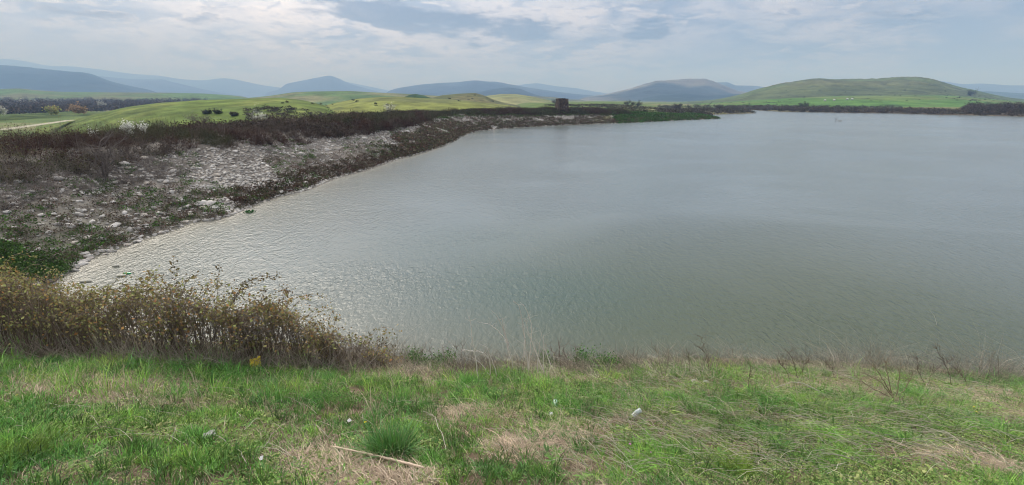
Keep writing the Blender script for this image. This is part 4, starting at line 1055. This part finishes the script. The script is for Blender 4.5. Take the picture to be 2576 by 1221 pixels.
tA = np.array([pray(*p)[0] for p in topP]); tS = np.array([pray(*p)[1] for p in topP])
def bram_top(x, y): return CAM_Z - float(np.interp(x / y, tA, tS)) * y
BL = [(.34, .28, .13), (.24, .26, .09), (.40, .26, .11), (.15, .12, .08), (.31, .33, .12), (.46, .22, .09)]
def rootline(Xs, back=0.0):
    o_ = []
    for X_ in Xs:
        q_ = place(X_, float(np.interp(X_, [0, 200, 400, 600, 800, 960], [900, 905, 912, 922, 932, 935])))
        o_.append((q_.x * (1 + back / q_.y), q_.y + back))
    return o_
def top_arr(x, y): return CAM_Z - np.interp(x / y, tA, tS) * y
bramble(rootline([-240, -120, 0, 90, 160]), bram_top, 300, 9500, BL, [.25, .22, .1, .1, .28, .05], 'green and orange bramble bush at the left edge', 1, .04)
bramble(rootline([-200, -60, 60, 140], 1.3), lambda x, y: bram_top(x, y) + .1, 180, 7000, [(.18, .17, .05), (.12, .14, .04), (.28, .15, .05), (.22, .19, .06)], None, 'yellowish bramble bush behind the leftmost one', 2, .04, dead=0)
bramble(rootline([150, 240, 330, 420]), bram_top, 220, 5600, BL, [.22, .25, .12, .16, .2, .05], 'olive brown bramble bush left of the tall arching canes', 3)
bramble(rootline([400, 480, 560, 640]), bram_top, 220, 5200, BL, [.22, .2, .16, .2, .15, .07], 'bramble bush with tall arching canes and orange leaves behind the yellow bag', 4)
bramble(rootline([620, 700, 770, 850]), bram_top, 200, 5200, BL, [.22, .18, .18, .27, .1, .05], 'brown leaved bramble bush right of the yellow bag', 5)
bramble(rootline([830, 880, 930, 950]), bram_top, 60, 1500, BL, [.25, .25, .1, .25, .1, .05], 'sparse thin bramble at the right end of the row', 6, dead=120)
def stalk(S, pts_w, r0, r1, c, m_=4):
    P_ = np.array(pts_w); kk = np.linspace(0, len(P_) - 1, 16); P_ = np.stack([np.interp(kk, np.arange(len(P_)), P_[:, j]) for j in range(3)], -1)
    P_ = P_ + rng.normal(size=P_.shape) * .004
    S.tubes(P_[None], np.linspace(r0, r1, 16)[None], np.array([c]), m_)
def img_stalk(S, pts_P, y0, r0, r1, c, dy=0.0, b=(0, 0, 0)):
    """stem traced on the photo, standing at its own distance y0"""
    P_ = []
    for k_, (X_, Y_) in enumerate(pts_P):
        a, s = pray(X_, Y_); yv = y0 + dy * k_; P_.append((a * yv - b[0], yv - b[1], CAM_Z - s * yv - b[2]))
    stalk(S, P_, r0, r1, c)
# tall leafy canes above the brambles
def leafy_cane(label, strokes, y0, leaf_n, leafcols):
    y0 = place(strokes[0][0][0], 912).y + .35; a, s = pray(*strokes[0][0]); b = (a * y0, y0, float(gz(a * y0, y0)))
    e = empty('bramble_cane', b, label, 'cane', 'tall canes above the brambles'); S = Soup(); pts_l = []
    for st_ in strokes:
        dy = rng.uniform(-.03, .06); img_stalk(S, st_, y0, .0075, .0018, (.16, .13, .10), dy, b)
        for k_ in range(len(st_) - 1):
            for t_ in np.linspace(0, 1, 8):
                X_ = st_[k_][0] * (1 - t_) + st_[k_ + 1][0] * t_; Y_ = st_[k_][1] * (1 - t_) + st_[k_ + 1][1] * t_; a, s = pray(X_, Y_); yv = y0 + dy * (k_ + t_)
                if k_ + t_ > .8: pts_l.append((a * yv - b[0], yv - b[1], CAM_Z - s * yv - b[2]))
    S.build('stems', M_twig, e); pts_l = np.array(pts_l); i = rng.integers(0, len(pts_l), leaf_n)
    S = Soup(); S.leaves(pts_l[i] + rng.normal(size=(leaf_n, 3)) * .04, rng.uniform(.03, .06, leaf_n), pal(leaf_n, leafcols), 0, .65); S.build('foliage', M_leaf, e)
LC = [(.12, .11, .045), (.10, .08, .04), (.17, .12, .05)]
leafy_cane('tall cane with sparse leaves, straightest of the group', [[(520, 860), (480, 800), (455, 740), (440, 690), (432, 655)], [(455, 745), (470, 705), (500, 690)], [(470, 780), (500, 745), (520, 725)]], 6.5, 110, LC)
leafy_cane('cane leaning right with a leafy drooping tip', [[(530, 870), (560, 790), (600, 740), (640, 715), (700, 700)][:3] + [(625, 715), (640, 700)], [(560, 790), (590, 745), (640, 712)]], 6.45, 90, LC)
leafy_cane('forked cane reaching up between the two leafy ones', [[(540, 860), (545, 780), (548, 700), (553, 675)], [(530, 860), (580, 770), (612, 715), (655, 695), (680, 697), (705, 695)][:6]], 6.55, 120, LC)
leafy_cane('brown leaved cane tips right of the tall canes', [[(680, 850), (690, 790), (700, 760), (730, 735), (700, 728)], [(700, 830), (720, 780), (735, 745)]], 6.35, 110, [(.17, .11, .05), (.2, .13, .05)])
leafy_cane('arching cane tip over the water at the left', [[(330, 850), (320, 790), (300, 745), (270, 735)], [(300, 800), (340, 750), (355, 730)], [(250, 840), (240, 770), (225, 735)]], 6.7, 170, [(.2, .17, .06), (.15, .13, .05)])
leafy_cane('small leafy branch at the right end of the brambles', [[(905, 930), (905, 880), (915, 850), (935, 842)], [(905, 900), (950, 870), (975, 855)], [(905, 895), (880, 860)]], 6.15, 110, LC)
leafy_cane('leafless curved cane tip at the right end of the brambles', [[(920, 900), (955, 872), (985, 868), (1000, 890)], [(905, 905), (930, 870), (960, 850)]], 6.2, 40, LC)

# pale dead stems standing over the water edge
def dead_plant(label, strokes, y0, c, name='dead_weed', r0=.009, cat='dead plant', fuzz=0):
    if y0 < 9: y0 = place(*strokes[0][0]).y
    a, s = pray(*strokes[0][0]); b = (a * y0, y0, float(gz(a * y0, y0)))
    if np.mean(c) < .2: r0 = .0048; c = tuple(np.array(c) * 1.25)
    o_ = None; S = Soup()
    for st_ in strokes: img_stalk(S, st_, y0 + rng.uniform(-.08, .08), r0, .0018, np.array(c) * rng.uniform(.85, 1.15), rng.uniform(-.03, .03), b)
    if fuzz:
        for st_ in strokes:
            for k_ in range(fuzz):
                t_ = rng.uniform(.3, 1) * (len(st_) - 1); i_ = min(int(t_), len(st_) - 2); f_ = t_ - i_
                X_ = st_[i_][0] * (1 - f_) + st_[i_ + 1][0] * f_; Y_ = st_[i_][1] * (1 - f_) + st_[i_ + 1][1] * f_
                img_stalk(S, [(X_, Y_), (X_ + rng.normal() * 14, Y_ - abs(rng.normal()) * 12 - 3)], y0, .0022, .001, np.array(c) * .9, 0, b)
    o_ = S.build(name, M_twig, None, loc=None); o_.location = b
    return tag(o_, label, cat)
GY = (.62, .57, .53)
dead_plant('pale forked dead weed leaning left over the water edge', [[(1292, 940), (1288, 900), (1275, 860), (1262, 820), (1250, 795), (1235, 780)], [(1285, 905), (1272, 855), (1250, 830), (1230, 815), (1205, 812)], [(1280, 870), (1268, 830), (1262, 795)]], 6.3, GY, fuzz=7)
dead_plant('tallest pale dead weed with bent tips at centre', [[(1330, 945), (1325, 890), (1318, 840), (1312, 800), (1305, 770), (1290, 755)], [(1330, 930), (1335, 870), (1338, 820), (1325, 780), (1315, 765)], [(1365, 930), (1345, 880), (1330, 840), (1322, 800)], [(1318, 900), (1320, 850), (1316, 810)]], 6.4, GY, fuzz=8)
dead_plant('slim pale dead stem left of the forked weed', [[(1203, 960), (1198, 910), (1188, 860), (1185, 815), (1178, 795)], [(1190, 885), (1170, 880), (1160, 885)], [(1215, 890), (1195, 880), (1180, 862)]], 6.1, GY, fuzz=4)
dead_plant('low bending pale stems at the foot of the forked weed', [[(1235, 950), (1232, 905), (1215, 888), (1185, 885)], [(1250, 945), (1235, 900), (1225, 875), (1205, 865)], [(1240, 960), (1215, 920), (1190, 900)]], 6.05, GY, fuzz=4)
dead_plant('two straight pale stems side by side', [[(1352, 950), (1353, 900), (1358, 865), (1362, 840)], [(1367, 960), (1367, 900), (1367, 865), (1366, 840)], [(1385, 920), (1375, 890), (1366, 870)]], 6.2, GY, fuzz=2)
dead_plant('dark upright dead stem with a knobbly top', [[(1882, 990), (1884, 960), (1886, 935), (1890, 912)], [(1886, 945), (1894, 925)]], 5.9, (.10, .08, .06), fuzz=6)
dead_plant('long bleached stem arching to the left at the bank edge', [[(2085, 1005), (2060, 985), (2020, 965), (1990, 962), (1960, 972), (1930, 985)]], 5.7, (.46, .42, .37))
dead_plant('bleached stem arching over the slope, longest on the right', [[(2200, 975), (2165, 960), (2110, 940), (2075, 925), (2040, 935)]], 5.9, (.42, .37, .30))
dead_plant('bushy tan dead shrub at the water edge', [[(2250, 1010), (2225, 960), (2200, 925), (2175, 900)], [(2245, 1000), (2235, 955), (2228, 920), (2232, 905)], [(2255, 1000), (2262, 950), (2266, 915)], [(2250, 1005), (2215, 960), (2170, 938)], [(2260, 1005), (2285, 965), (2300, 935)], [(2240, 1000), (2190, 975), (2150, 945)]], 5.8, (.30, .24, .17), fuzz=14)
dead_plant('brown feathery dead weed leaning right beyond the tan shrub', [[(2330, 975), (2345, 940), (2375, 915), (2400, 903)], [(2330, 975), (2310, 935), (2308, 900)], [(2395, 970), (2385, 930), (2365, 895), (2352, 870)], [(2440, 985), (2425, 950), (2400, 925)]], 6.1, (.13, .10, .085), fuzz=22)
dead_plant('brown feathery weed left of the tan shrub', [[(2010, 960), (2000, 925), (1992, 900), (1980, 885)], [(2015, 965), (2020, 930), (2035, 905)], [(1990, 960), (1975, 930), (1955, 905)], [(2100, 960), (2095, 930), (2075, 910)]], 6.3, (.13, .10, .08), fuzz=18)
dead_plant('faint tall grey weed right of the leafy shrubs', [[(1670, 960), (1660, 920), (1655, 890), (1640, 870)], [(1672, 955), (1680, 910), (1682, 880)], [(1665, 950), (1640, 915), (1625, 895)]], 6.2, (.22, .19, .15), fuzz=16)
dead_plant('thin dark seed stalks above the water near centre right', [[(1782, 940), (1782, 900), (1770, 870), (1760, 845)], [(1785, 930), (1775, 890), (1755, 870)], [(1735, 945), (1735, 905), (1728, 880)]], 6.3, (.15, .12, .09), fuzz=14)
dead_plant('brown twiggy weeds behind the left leafy shrubs', [[(1120, 925), (1118, 895), (1112, 870)], [(1140, 925), (1145, 890), (1150, 868)], [(1090, 920), (1085, 890), (1078, 875)], [(1165, 925), (1160, 890), (1165, 865)], [(1060, 915), (1058, 890), (1070, 872)]], 6.9, (.14, .10, .085), fuzz=10)
dead_plant('reddish twiggy weeds behind the straight pale stems', [[(1430, 930), (1425, 900), (1415, 880)], [(1450, 930), (1452, 900), (1445, 870)], [(1400, 925), (1398, 895), (1385, 878)], [(1410, 930), (1408, 890), (1405, 860)]], 6.9, (.15, .10, .085), fuzz=12)
dead_plant('thin pale twig standing in the shallow water at right', [[(2358, 832), (2356, 812), (2350, 795), (2338, 780)]], 9.9, (.5, .5, .45), r0=.01)

# leafy shrubs on the lip
for k_, (X_, Y_, s_, lab) in enumerate([(1050, 920, .17, 'dark leafy shrub on the lip, leftmost of the left pair'), (1115, 920, .17, 'dark leafy shrub on the lip, right one of the left pair'),
                         (1470, 925, .19, 'leafy green shrub at the lip behind dry weeds, left of the bright one'), (1527, 925, .15, 'brighter green leafy shrub on the lip near centre'), (1380, 925, .13, 'small green shrub beside the straight pale stems')]):
    q = place(X_, Y_); shrub('leafy_shrub', q, s_ * 2.1, s_ * 2.0, [(.07, .19, .035), (.10, .24, .04), (.05, .13, .03)], 1100, .034, lab, 'shrub', seed=130 + k_, bark=(.1, .09, .05), n_main=9, r0=.004, levels=1, tipw=.2)

# big grass clump
q = place(985, 1150); e = empty('grass_clump', q, 'big dark green grass clump behind the pale reed', 'grass clump')
S = Soup(); n_ = 800; an = rng.random(n_) * 6.28; rad = rng.random(n_) ** .7 * .15
p0 = np.stack([np.cos(an) * rad * 1.25, np.sin(an) * rad, 0 * an], -1); p0[:, 2] = gz(p0[:, 0] + q.x, p0[:, 1] + q.y) - q.z - .01
ln = rng.uniform(.14, .38, n_); le = (.1 + rad / .15 * .6) * rng.uniform(.2, 1.6, n_); aj = an + rng.normal(size=n_) * .9
k6 = np.linspace(0, 1, 6)[None, :, None]; dirv = np.stack([np.cos(aj), np.sin(aj), 0 * aj], -1)[:, None]
Pp = p0[:, None] + dirv * (le * ln)[:, None, None] * k6 ** 1.6 + np.array([0, 0, 1.])[None, None] * ln[:, None, None] * (k6 - .35 * le[:, None, None] * k6 ** 2.5)
side = np.stack([-np.sin(aj), np.cos(aj), 0 * aj], -1); side = side + unit(n_) * .5; side /= np.linalg.norm(side, axis=1, keepdims=True)
W = rng.uniform(.005, .009, n_)[:, None] * np.array([.7, 1, 1, .9, .6, .1])[None]
S.strips(Pp, W, side, pal(n_, [(.10, .25, .06), (.13, .30, .07), (.20, .36, .15), (.06, .16, .04), (.30, .30, .14)], [.3, .3, .2, .12, .08])); S.build('blades', M_grass, e)
# smaller grass clumps
for k_, (X_, Y_, s_, lab, cc) in enumerate([(60, 1150, .13, 'yellow green fine grass tuft at the lower left', [(.16, .26, .04), (.13, .22, .04)]), (500, 1110, .1, 'grass tuft beside the white wrapper', GR[:3]),
                             (820, 960, .12, 'grass tuft under the brambles', GR[:2]), (1850, 1190, .12, 'bright yellow green tuft at the lower right', [(.2, .3, .04), (.15, .26, .04)]), (1180, 970, .16, 'long leaved green tuft under the forked dead weed', GR[:3]),
                             (1700, 1010, .12, 'green tuft right of the pale stone', GR[:3]), (1080, 1170, .1, 'narrow green tuft at the lower end of the reed', GR[:2]), (2280, 1000, .15, 'tall green tuft under the tan dead shrub', GR[:3])]):
    q = place(X_, Y_); S = Soup(); n_ = 60
    tufts(S, q.x + rng.normal(size=n_) * s_ * .5, q.y + rng.normal(size=n_) * s_ * .5, 9, s_ * 1.2, .03, .005, cc, None, lean=.9)
    o = S.build('grass_tuft', M_grass, loc=q); tag(o, lab, 'grass tuft')

# reed
pa, pb = place(832, 1139), place(1068, 1194)
pa = Vector((pa.x, pa.y, pa.z + .07)); pb = Vector((pb.x, pb.y, pb.z + .06)); q = (pa + pb) / 2
S = Soup(); kk = 28; P_ = np.array([pa.lerp(pb, t_) for t_ in np.linspace(0, 1, kk)]) - np.array(q)
rr_ = np.linspace(.0065, .0115, kk); rr_[[6, 12, 18, 23]] *= 1.22; rr_[0] *= .2; rr_[-1] *= .5
P_[:, 2] += .01 * np.sin(np.linspace(0, 3.1, kk)); cc = np.array([(.60, .47, .36)])
S.tubes(P_[None], rr_[None], cc, 10)
o = S.build('reed_stalk', surf_mat('dry_reed', 14, .25, .3, .6, .3, 4, stretch=(1, 1, 6), bdist=.002), smooth=True); o.location = q; tag(o, 'dry pale reed stalk lying on brown grass', 'reed')
# forked white twig
a0 = place(1120, 1135); S = Soup(); b = a0
def gstalk(S, pts_P, lift, r0, r1, c):
    P_ = []
    for k_, (X_, Y_) in enumerate(pts_P): w_ = place(X_, Y_ + 3); P_.append((w_.x - b.x, w_.y - b.y, w_.z + lift * math.sin(math.pi * (k_ + .6) / len(pts_P)) + .02 - b.z))
    stalk(S, P_, r0, r1, c)
gstalk(S, [(1122, 1138), (1118, 1120), (1105, 1095), (1095, 1065), (1085, 1052), (1075, 1048)], .07, .0032, .0028, (.55, .50, .44))
gstalk(S, [(1085, 1052), (1070, 1046), (1060, 1040)], .05, .0025, .0015, (.55, .50, .44)); gstalk(S, [(1085, 1052), (1098, 1040), (1110, 1028)], .05, .0022, .0012, (.5, .46, .4))
o = S.build('twig', M_twig); o.location = a0; tag(o, 'forked white twig curving through the grass right of the big clump', 'twig')
for X0, Y0, X1, Y1, lab in [(735, 1175, 790, 1155, 'short pale straw lying left below the reed'), (1020, 1190, 1110, 1225, 'thin pale straw crossing the bottom edge right of the reed'), (335, 940, 400, 990, 'pale twig standing out of the grass under the left brambles'), (2000, 1115, 2080, 1200, 'long grey stalk lying downhill at lower right')]:
    pa, pb = place(X0, Y0), place(X1, Y1); q = (pa + pb) / 2; S = Soup(); stalk(S, [pa - q + Vector((0, 0, .03)), Vector((0, 0, .055)), pb - q + Vector((0, 0, .03))], .003, .0022, (.5, .45, .38))
    o = S.build('twig', M_twig); o.location = q; tag(o, lab, 'twig')

# ---------------------------------------------------------------- litter
def plastic(name, colr, rough=.25, alpha=1, trans=0.0):
    m, t = new_mat(name); n = t.nodes.new; l = t.links.new
    p = n('ShaderNodeBsdfPrincipled'); p.inputs['Base Color'].default_value = (*colr, 1); p.inputs['Roughness'].default_value = rough
    p.inputs['Transmission Weight'].default_value = trans; p.inputs['IOR'].default_value = 1.3
    no = n('ShaderNodeTexNoise'); no.inputs['Scale'].default_value = 60; bu = n('ShaderNodeBump'); bu.inputs['Strength'].default_value = .4; bu.inputs['Distance'].default_value = .003
    l(no.outputs['Fac'], bu.inputs['Height']); l(bu.outputs[0], p.inputs['Normal'])
    o = n('ShaderNodeOutputMaterial'); l(p.outputs[0], o.inputs[0]); return m
def lathe_along(S, p0, p1, prof, c, m_=18, dent=0.0, seed=0):
    """prof: list of (t along axis 0..1, radius)"""
    r = np.random.default_rng(seed); p0 = np.array(p0); p1 = np.array(p1); T = p1 - p0; Ln = np.linalg.norm(T); T = T / Ln
    A = np.cross(T, [0, 0, 1.]); A /= np.linalg.norm(A); B = np.cross(A, T); V = []
    for t_, rd in prof:
        for j in range(m_):
            an = 2 * math.pi * j / m_; rj = rd * (1 - dent * max(0, math.sin(an * 2 + t_ * 9 + seed)) * r.uniform(.5, 1))
            V.append(p0 + T * Ln * t_ + (A * math.cos(an) + B * math.sin(an)) * rj)
    k = len(prof); i = np.arange(k - 1)[:, None] * m_; j = np.arange(m_)[None]; j2 = (j + 1) % m_
    S.add(np.array(V), np.stack([i + j, i + j2, i + m_ + j2, i + m_ + j], -1).reshape(-1, 4), c)
# crushed clear bottle
q = place(1600, 1056); e = empty('plastic_bottle', q, 'crushed clear plastic bottle bent in the grass at centre right', 'bottle')
a, s = pray(1590, 1062); 
Sx = .145; lx, ly = Sx * .52, Sx * .30
S = Soup(); lathe_along(S, (-.05, -.02, .035), (.005, .02, .075), [(0, .001), (.02, .020), (.1, .028), (.3, .031), (.35, .028), (.4, .031), (.6, .030), (.65, .027), (.7, .030), (1, .026)], np.array([.7, .75, .75]), dent=.22, seed=2)
lathe_along(S, (-.002, .015, .072), (.06, .035, .10), [(0, .026), (.15, .030), (.4, .031), (.5, .028), (.6, .031), (.85, .029), (.97, .020), (1, .001)], np.array([.7, .75, .75]), dent=.2, seed=5)
S.build('bottle_body', plastic('clear_plastic', (.50, .56, .56), .22, trans=.35), e, smooth=True)
S = Soup(); lathe_along(S, (-.058, -.026, .026), (-.044, -.016, .038), [(0, .001), (.05, .014), (1, .015)], np.array([.6, .4, .4]), 14); S.build('bottle_neck', plastic('pinkish_plastic', (.6, .48, .48), .3), e, smooth=True)
# green bottle end
q = place(1395, 1030); e = empty('plastic_bottle', (q.x, q.y, q.z), 'cut green plastic bottle end showing its round rim in the grass', 'bottle')
S = Soup(); lathe_along(S, (.0, -.03, .035), (.015, .10, .05), [(0, .036), (.02, .038), (.1, .038), (.12, .036), (.3, .038), (.8, .037), (.95, .03), (1, .001)], np.array([.2, .5, .3]), 22, dent=.05)
lathe_along(S, (.0, -.03, .035), (.015, .09, .05), [(0, .036), (.03, .034), (.5, .033), (1, .001)], np.array([.2, .5, .3]), 22); S.build('bottle_body', plastic('green_plastic', (.16, .36, .22), .15, trans=.35), e, smooth=True)
S = Soup(); lathe_along(S, (.0, .012, .044), (.002, .018, .045), [(0, .001), (.05, .028), (1, .0275), (1.01, .001)], np.array([.5, .7, .6]), 22); S.build('paper_disc', plastic('pale_green_label', (.45, .62, .52), .4), e)
# floating green bottle
x, y = wpt(322, 690); e = empty('plastic_bottle', (x, y, .0), 'green plastic bottle floating at the near corner of the water', 'bottle'); e.scale = (.62, .62, .62)
S = Soup(); lathe_along(S, (-.2, 0, .02), (.17, .03, .03), [(0, .001), (.02, .05), (.06, .058), (.5, .058), (.72, .055), (.86, .03), (.94, .018), (1, .018)], np.array([.05, .4, .15]), 16); S.build('bottle_body', plastic('green_bottle', (.04, .34, .14), .15, trans=.2), e, smooth=True)
S = Soup(); lathe_along(S, (.168, .03, .03), (.2, .033, .03), [(0, .001), (.02, .021), (.95, .021), (1, .001)], np.array([.9, .9, .9]), 12); S.build('cap', plastic('white_cap', (.6, .65, .6)), e, smooth=True)
# sheets
def crumple(name, q, sx_, sy_, rot, colr, label, cat, amp=.35, seed=0, lift=.02, notch=True, up=0.0):
    r = np.random.default_rng(seed); nn_ = 14; u_ = np.linspace(-1, 1, nn_); U, Vv = np.meshgrid(u_, u_)
    ed = 1 - .18 * fbm(U * 2 + seed, Vv * 2, 3, 1.7); Xx = U * ed * sx_; Yy = Vv * ed * sy_
    Z = (np.abs(fbm(U + seed, Vv + 5, 3, 1.6) - .5) * 2) * amp * sx_ + lift
    Z = Z + up * (Vv + 1) * sy_
    c_, s_ = math.cos(rot), math.sin(rot); Xr = Xx * c_ - Yy * s_; Yr = Xx * s_ + Yy * c_
    Vt = np.stack([Xr, Yr, Z], -1); Vb = Vt.copy(); Vb[..., 2] -= .002
    i = np.arange(nn_ * nn_).reshape(nn_, nn_); F = np.stack([i[:-1, :-1], i[:-1, 1:], i[1:, 1:], i[1:, :-1]], -1).reshape(-1, 4)
    S = Soup(); S.add(Vt, F, np.array(colr)); S.add(Vb, F[:, ::-1], np.array(colr))
    o = S.build(name, plastic(name + '_film', colr, .45), smooth=False); o.location = q; return tag(o, label, cat)
q = place(645, 930); crumple('plastic_bag', q, .085, .085, .4, (.72, .56, .05), 'torn yellow plastic bag caught at the foot of the brambles', 'bag', .8, 3, .02, up=.75)
q = place(515, 1110); crumple('wrapper', q, .10, .028, .75, (.56, .53, .51), 'long white crumpled wrapper in the grass at lower left', 'wrapper', .35, 5, .035, up=.3)
q = place(1386, 1052); crumple('wrapper', q, .022, .02, .2, (.6, .62, .6), 'small white scrap just below the green bottle end', 'wrapper', .5, 6, .05, up=.3)
q = place(880, 1072); crumple('wrapper', q, .022, .018, .9, (.6, .58, .58), 'small white scrap left of the big grass clump', 'wrapper', .5, 8, .06, up=.4)
q = place(660, 1168); crumple('wrapper', q, .014, .018, .2, (.6, .6, .6), 'tiny white scrap in the grass near the bottom', 'wrapper', .5, 9, .05, up=.4)
for X_, Y_, l_, lab in [(215, 711, .35, 'pale slat shaped debris on the silt at the water corner'), (305, 697, .28, 'white debris floating beside the green bottle'), (290, 672, .2, 'short white debris stranded near the ground cover')]:
    x, y = wpt(X_, Y_); S = Soup(); lathe_along(S, (-l_ / 2, 0, .02), (l_ / 2, .05, .03), [(0, .001), (.05, .03), (.5, .04), (.9, .03), (1, .001)], np.array([.6, .58, .52]), 8, dent=.3)
    o = S.build('driftwood', M_stone); o.location = (x, y, .01); tag(o, lab, 'debris')
x, y = wpt(628, 535); S = Soup(); clumps(S, np.array([[0, 0, 0.]]), .28, .12, 120, .08, [(.02, .09, .02)]); o = S.build('water_plant', M_leaf); o.location = (x, y, 0); tag(o, 'small green plant in the water off the rocky bank', 'plant')
# flowers
for X_, Y_, colr, r_, lab in [(1583, 1133, (.62, .22, .55), .011, 'pink flower in the grass, the brighter one'), (1635, 1155, (.45, .2, .42), .009, 'dull purple flower right below the pink one'), (1072, 1068 + 10, (.4, .25, .4), .009, 'faint mauve flower right of the big clump'),
                       (921, 1075, (.8, .65, .02), .012, 'yellow flower at the upper left of the big clump'), (2450, 1048, (.75, .68, .05), .014, 'yellow flower near the right edge, larger of two'), (2445, 1035, (.7, .65, .06), .010, 'yellow flower near the right edge, smaller and higher'), (48, 1003 + 5, (.6, .6, .1), .009, 'tiny yellow flower at the left edge')]:
    q = place(X_, Y_ + 5); e = empty('flower', q, lab, 'flower'); S = Soup(); S.tubes(np.array([[(0, 0, 0), (.004, 0, .04), (.002, .002, .085)]]), np.array([[.0015, .0012, .001]]), np.array([(.1, .2, .04)]), 4); S.build('stem', M_leaf, e)
    S = Soup()
    for k_ in range(7):
        an = k_ * 2 * math.pi / 7; d_ = np.array([math.cos(an), math.sin(an), 0]); n2 = np.array([-d_[1], d_[0], 0]); c0 = np.array([0, 0, .086])
        S.add(np.array([c0, c0 + d_ * r_ * .6 - n2 * r_ * .4 + [0, 0, .003], c0 + d_ * r_ * 1.3 + [0, 0, .001], c0 + d_ * r_ * .6 + n2 * r_ * .4 + [0, 0, .003]]), np.array([(0, 1, 2, 3)]), np.array(colr))
    S.build('petals', M_leaf, e)

# ================================================================ HAZE
hm, t = new_mat('haze_air'); n = t.nodes.new
v = n('ShaderNodeVolumePrincipled'); v.inputs['Color'].default_value = (.31, .54, 1.0, 1); v.inputs['Absorption Color'].default_value = (.60, .60, .60, 1); v.inputs['Density'].default_value = 4.2e-4; v.inputs['Anisotropy'].default_value = 0.0
o = n('ShaderNodeOutputMaterial'); t.links.new(v.outputs[0], o.inputs['Volume'])
top = max(float(h['z'].max()) for h in HILLS.values()) + 25
print('haze top', top)
S = Soup(); x0, x1, y0, y1, z0, z1 = -9600, 9600, -9600, 9600, -6, top
v8 = np.array([(x, y, z) for z in (z0, z1) for x, y in ((x0, y0), (x1, y0), (x1, y1), (x0, y1))], float)
S.add(v8, np.array([(0, 3, 2, 1), (4, 5, 6, 7), (0, 1, 5, 4), (1, 2, 6, 5), (2, 3, 7, 6), (3, 0, 4, 7)]), np.array([1, 1, 1.]))
o = S.build('haze', hm); tag(o, 'pale blue haze filling the valley air', 'haze', kind='stuff')
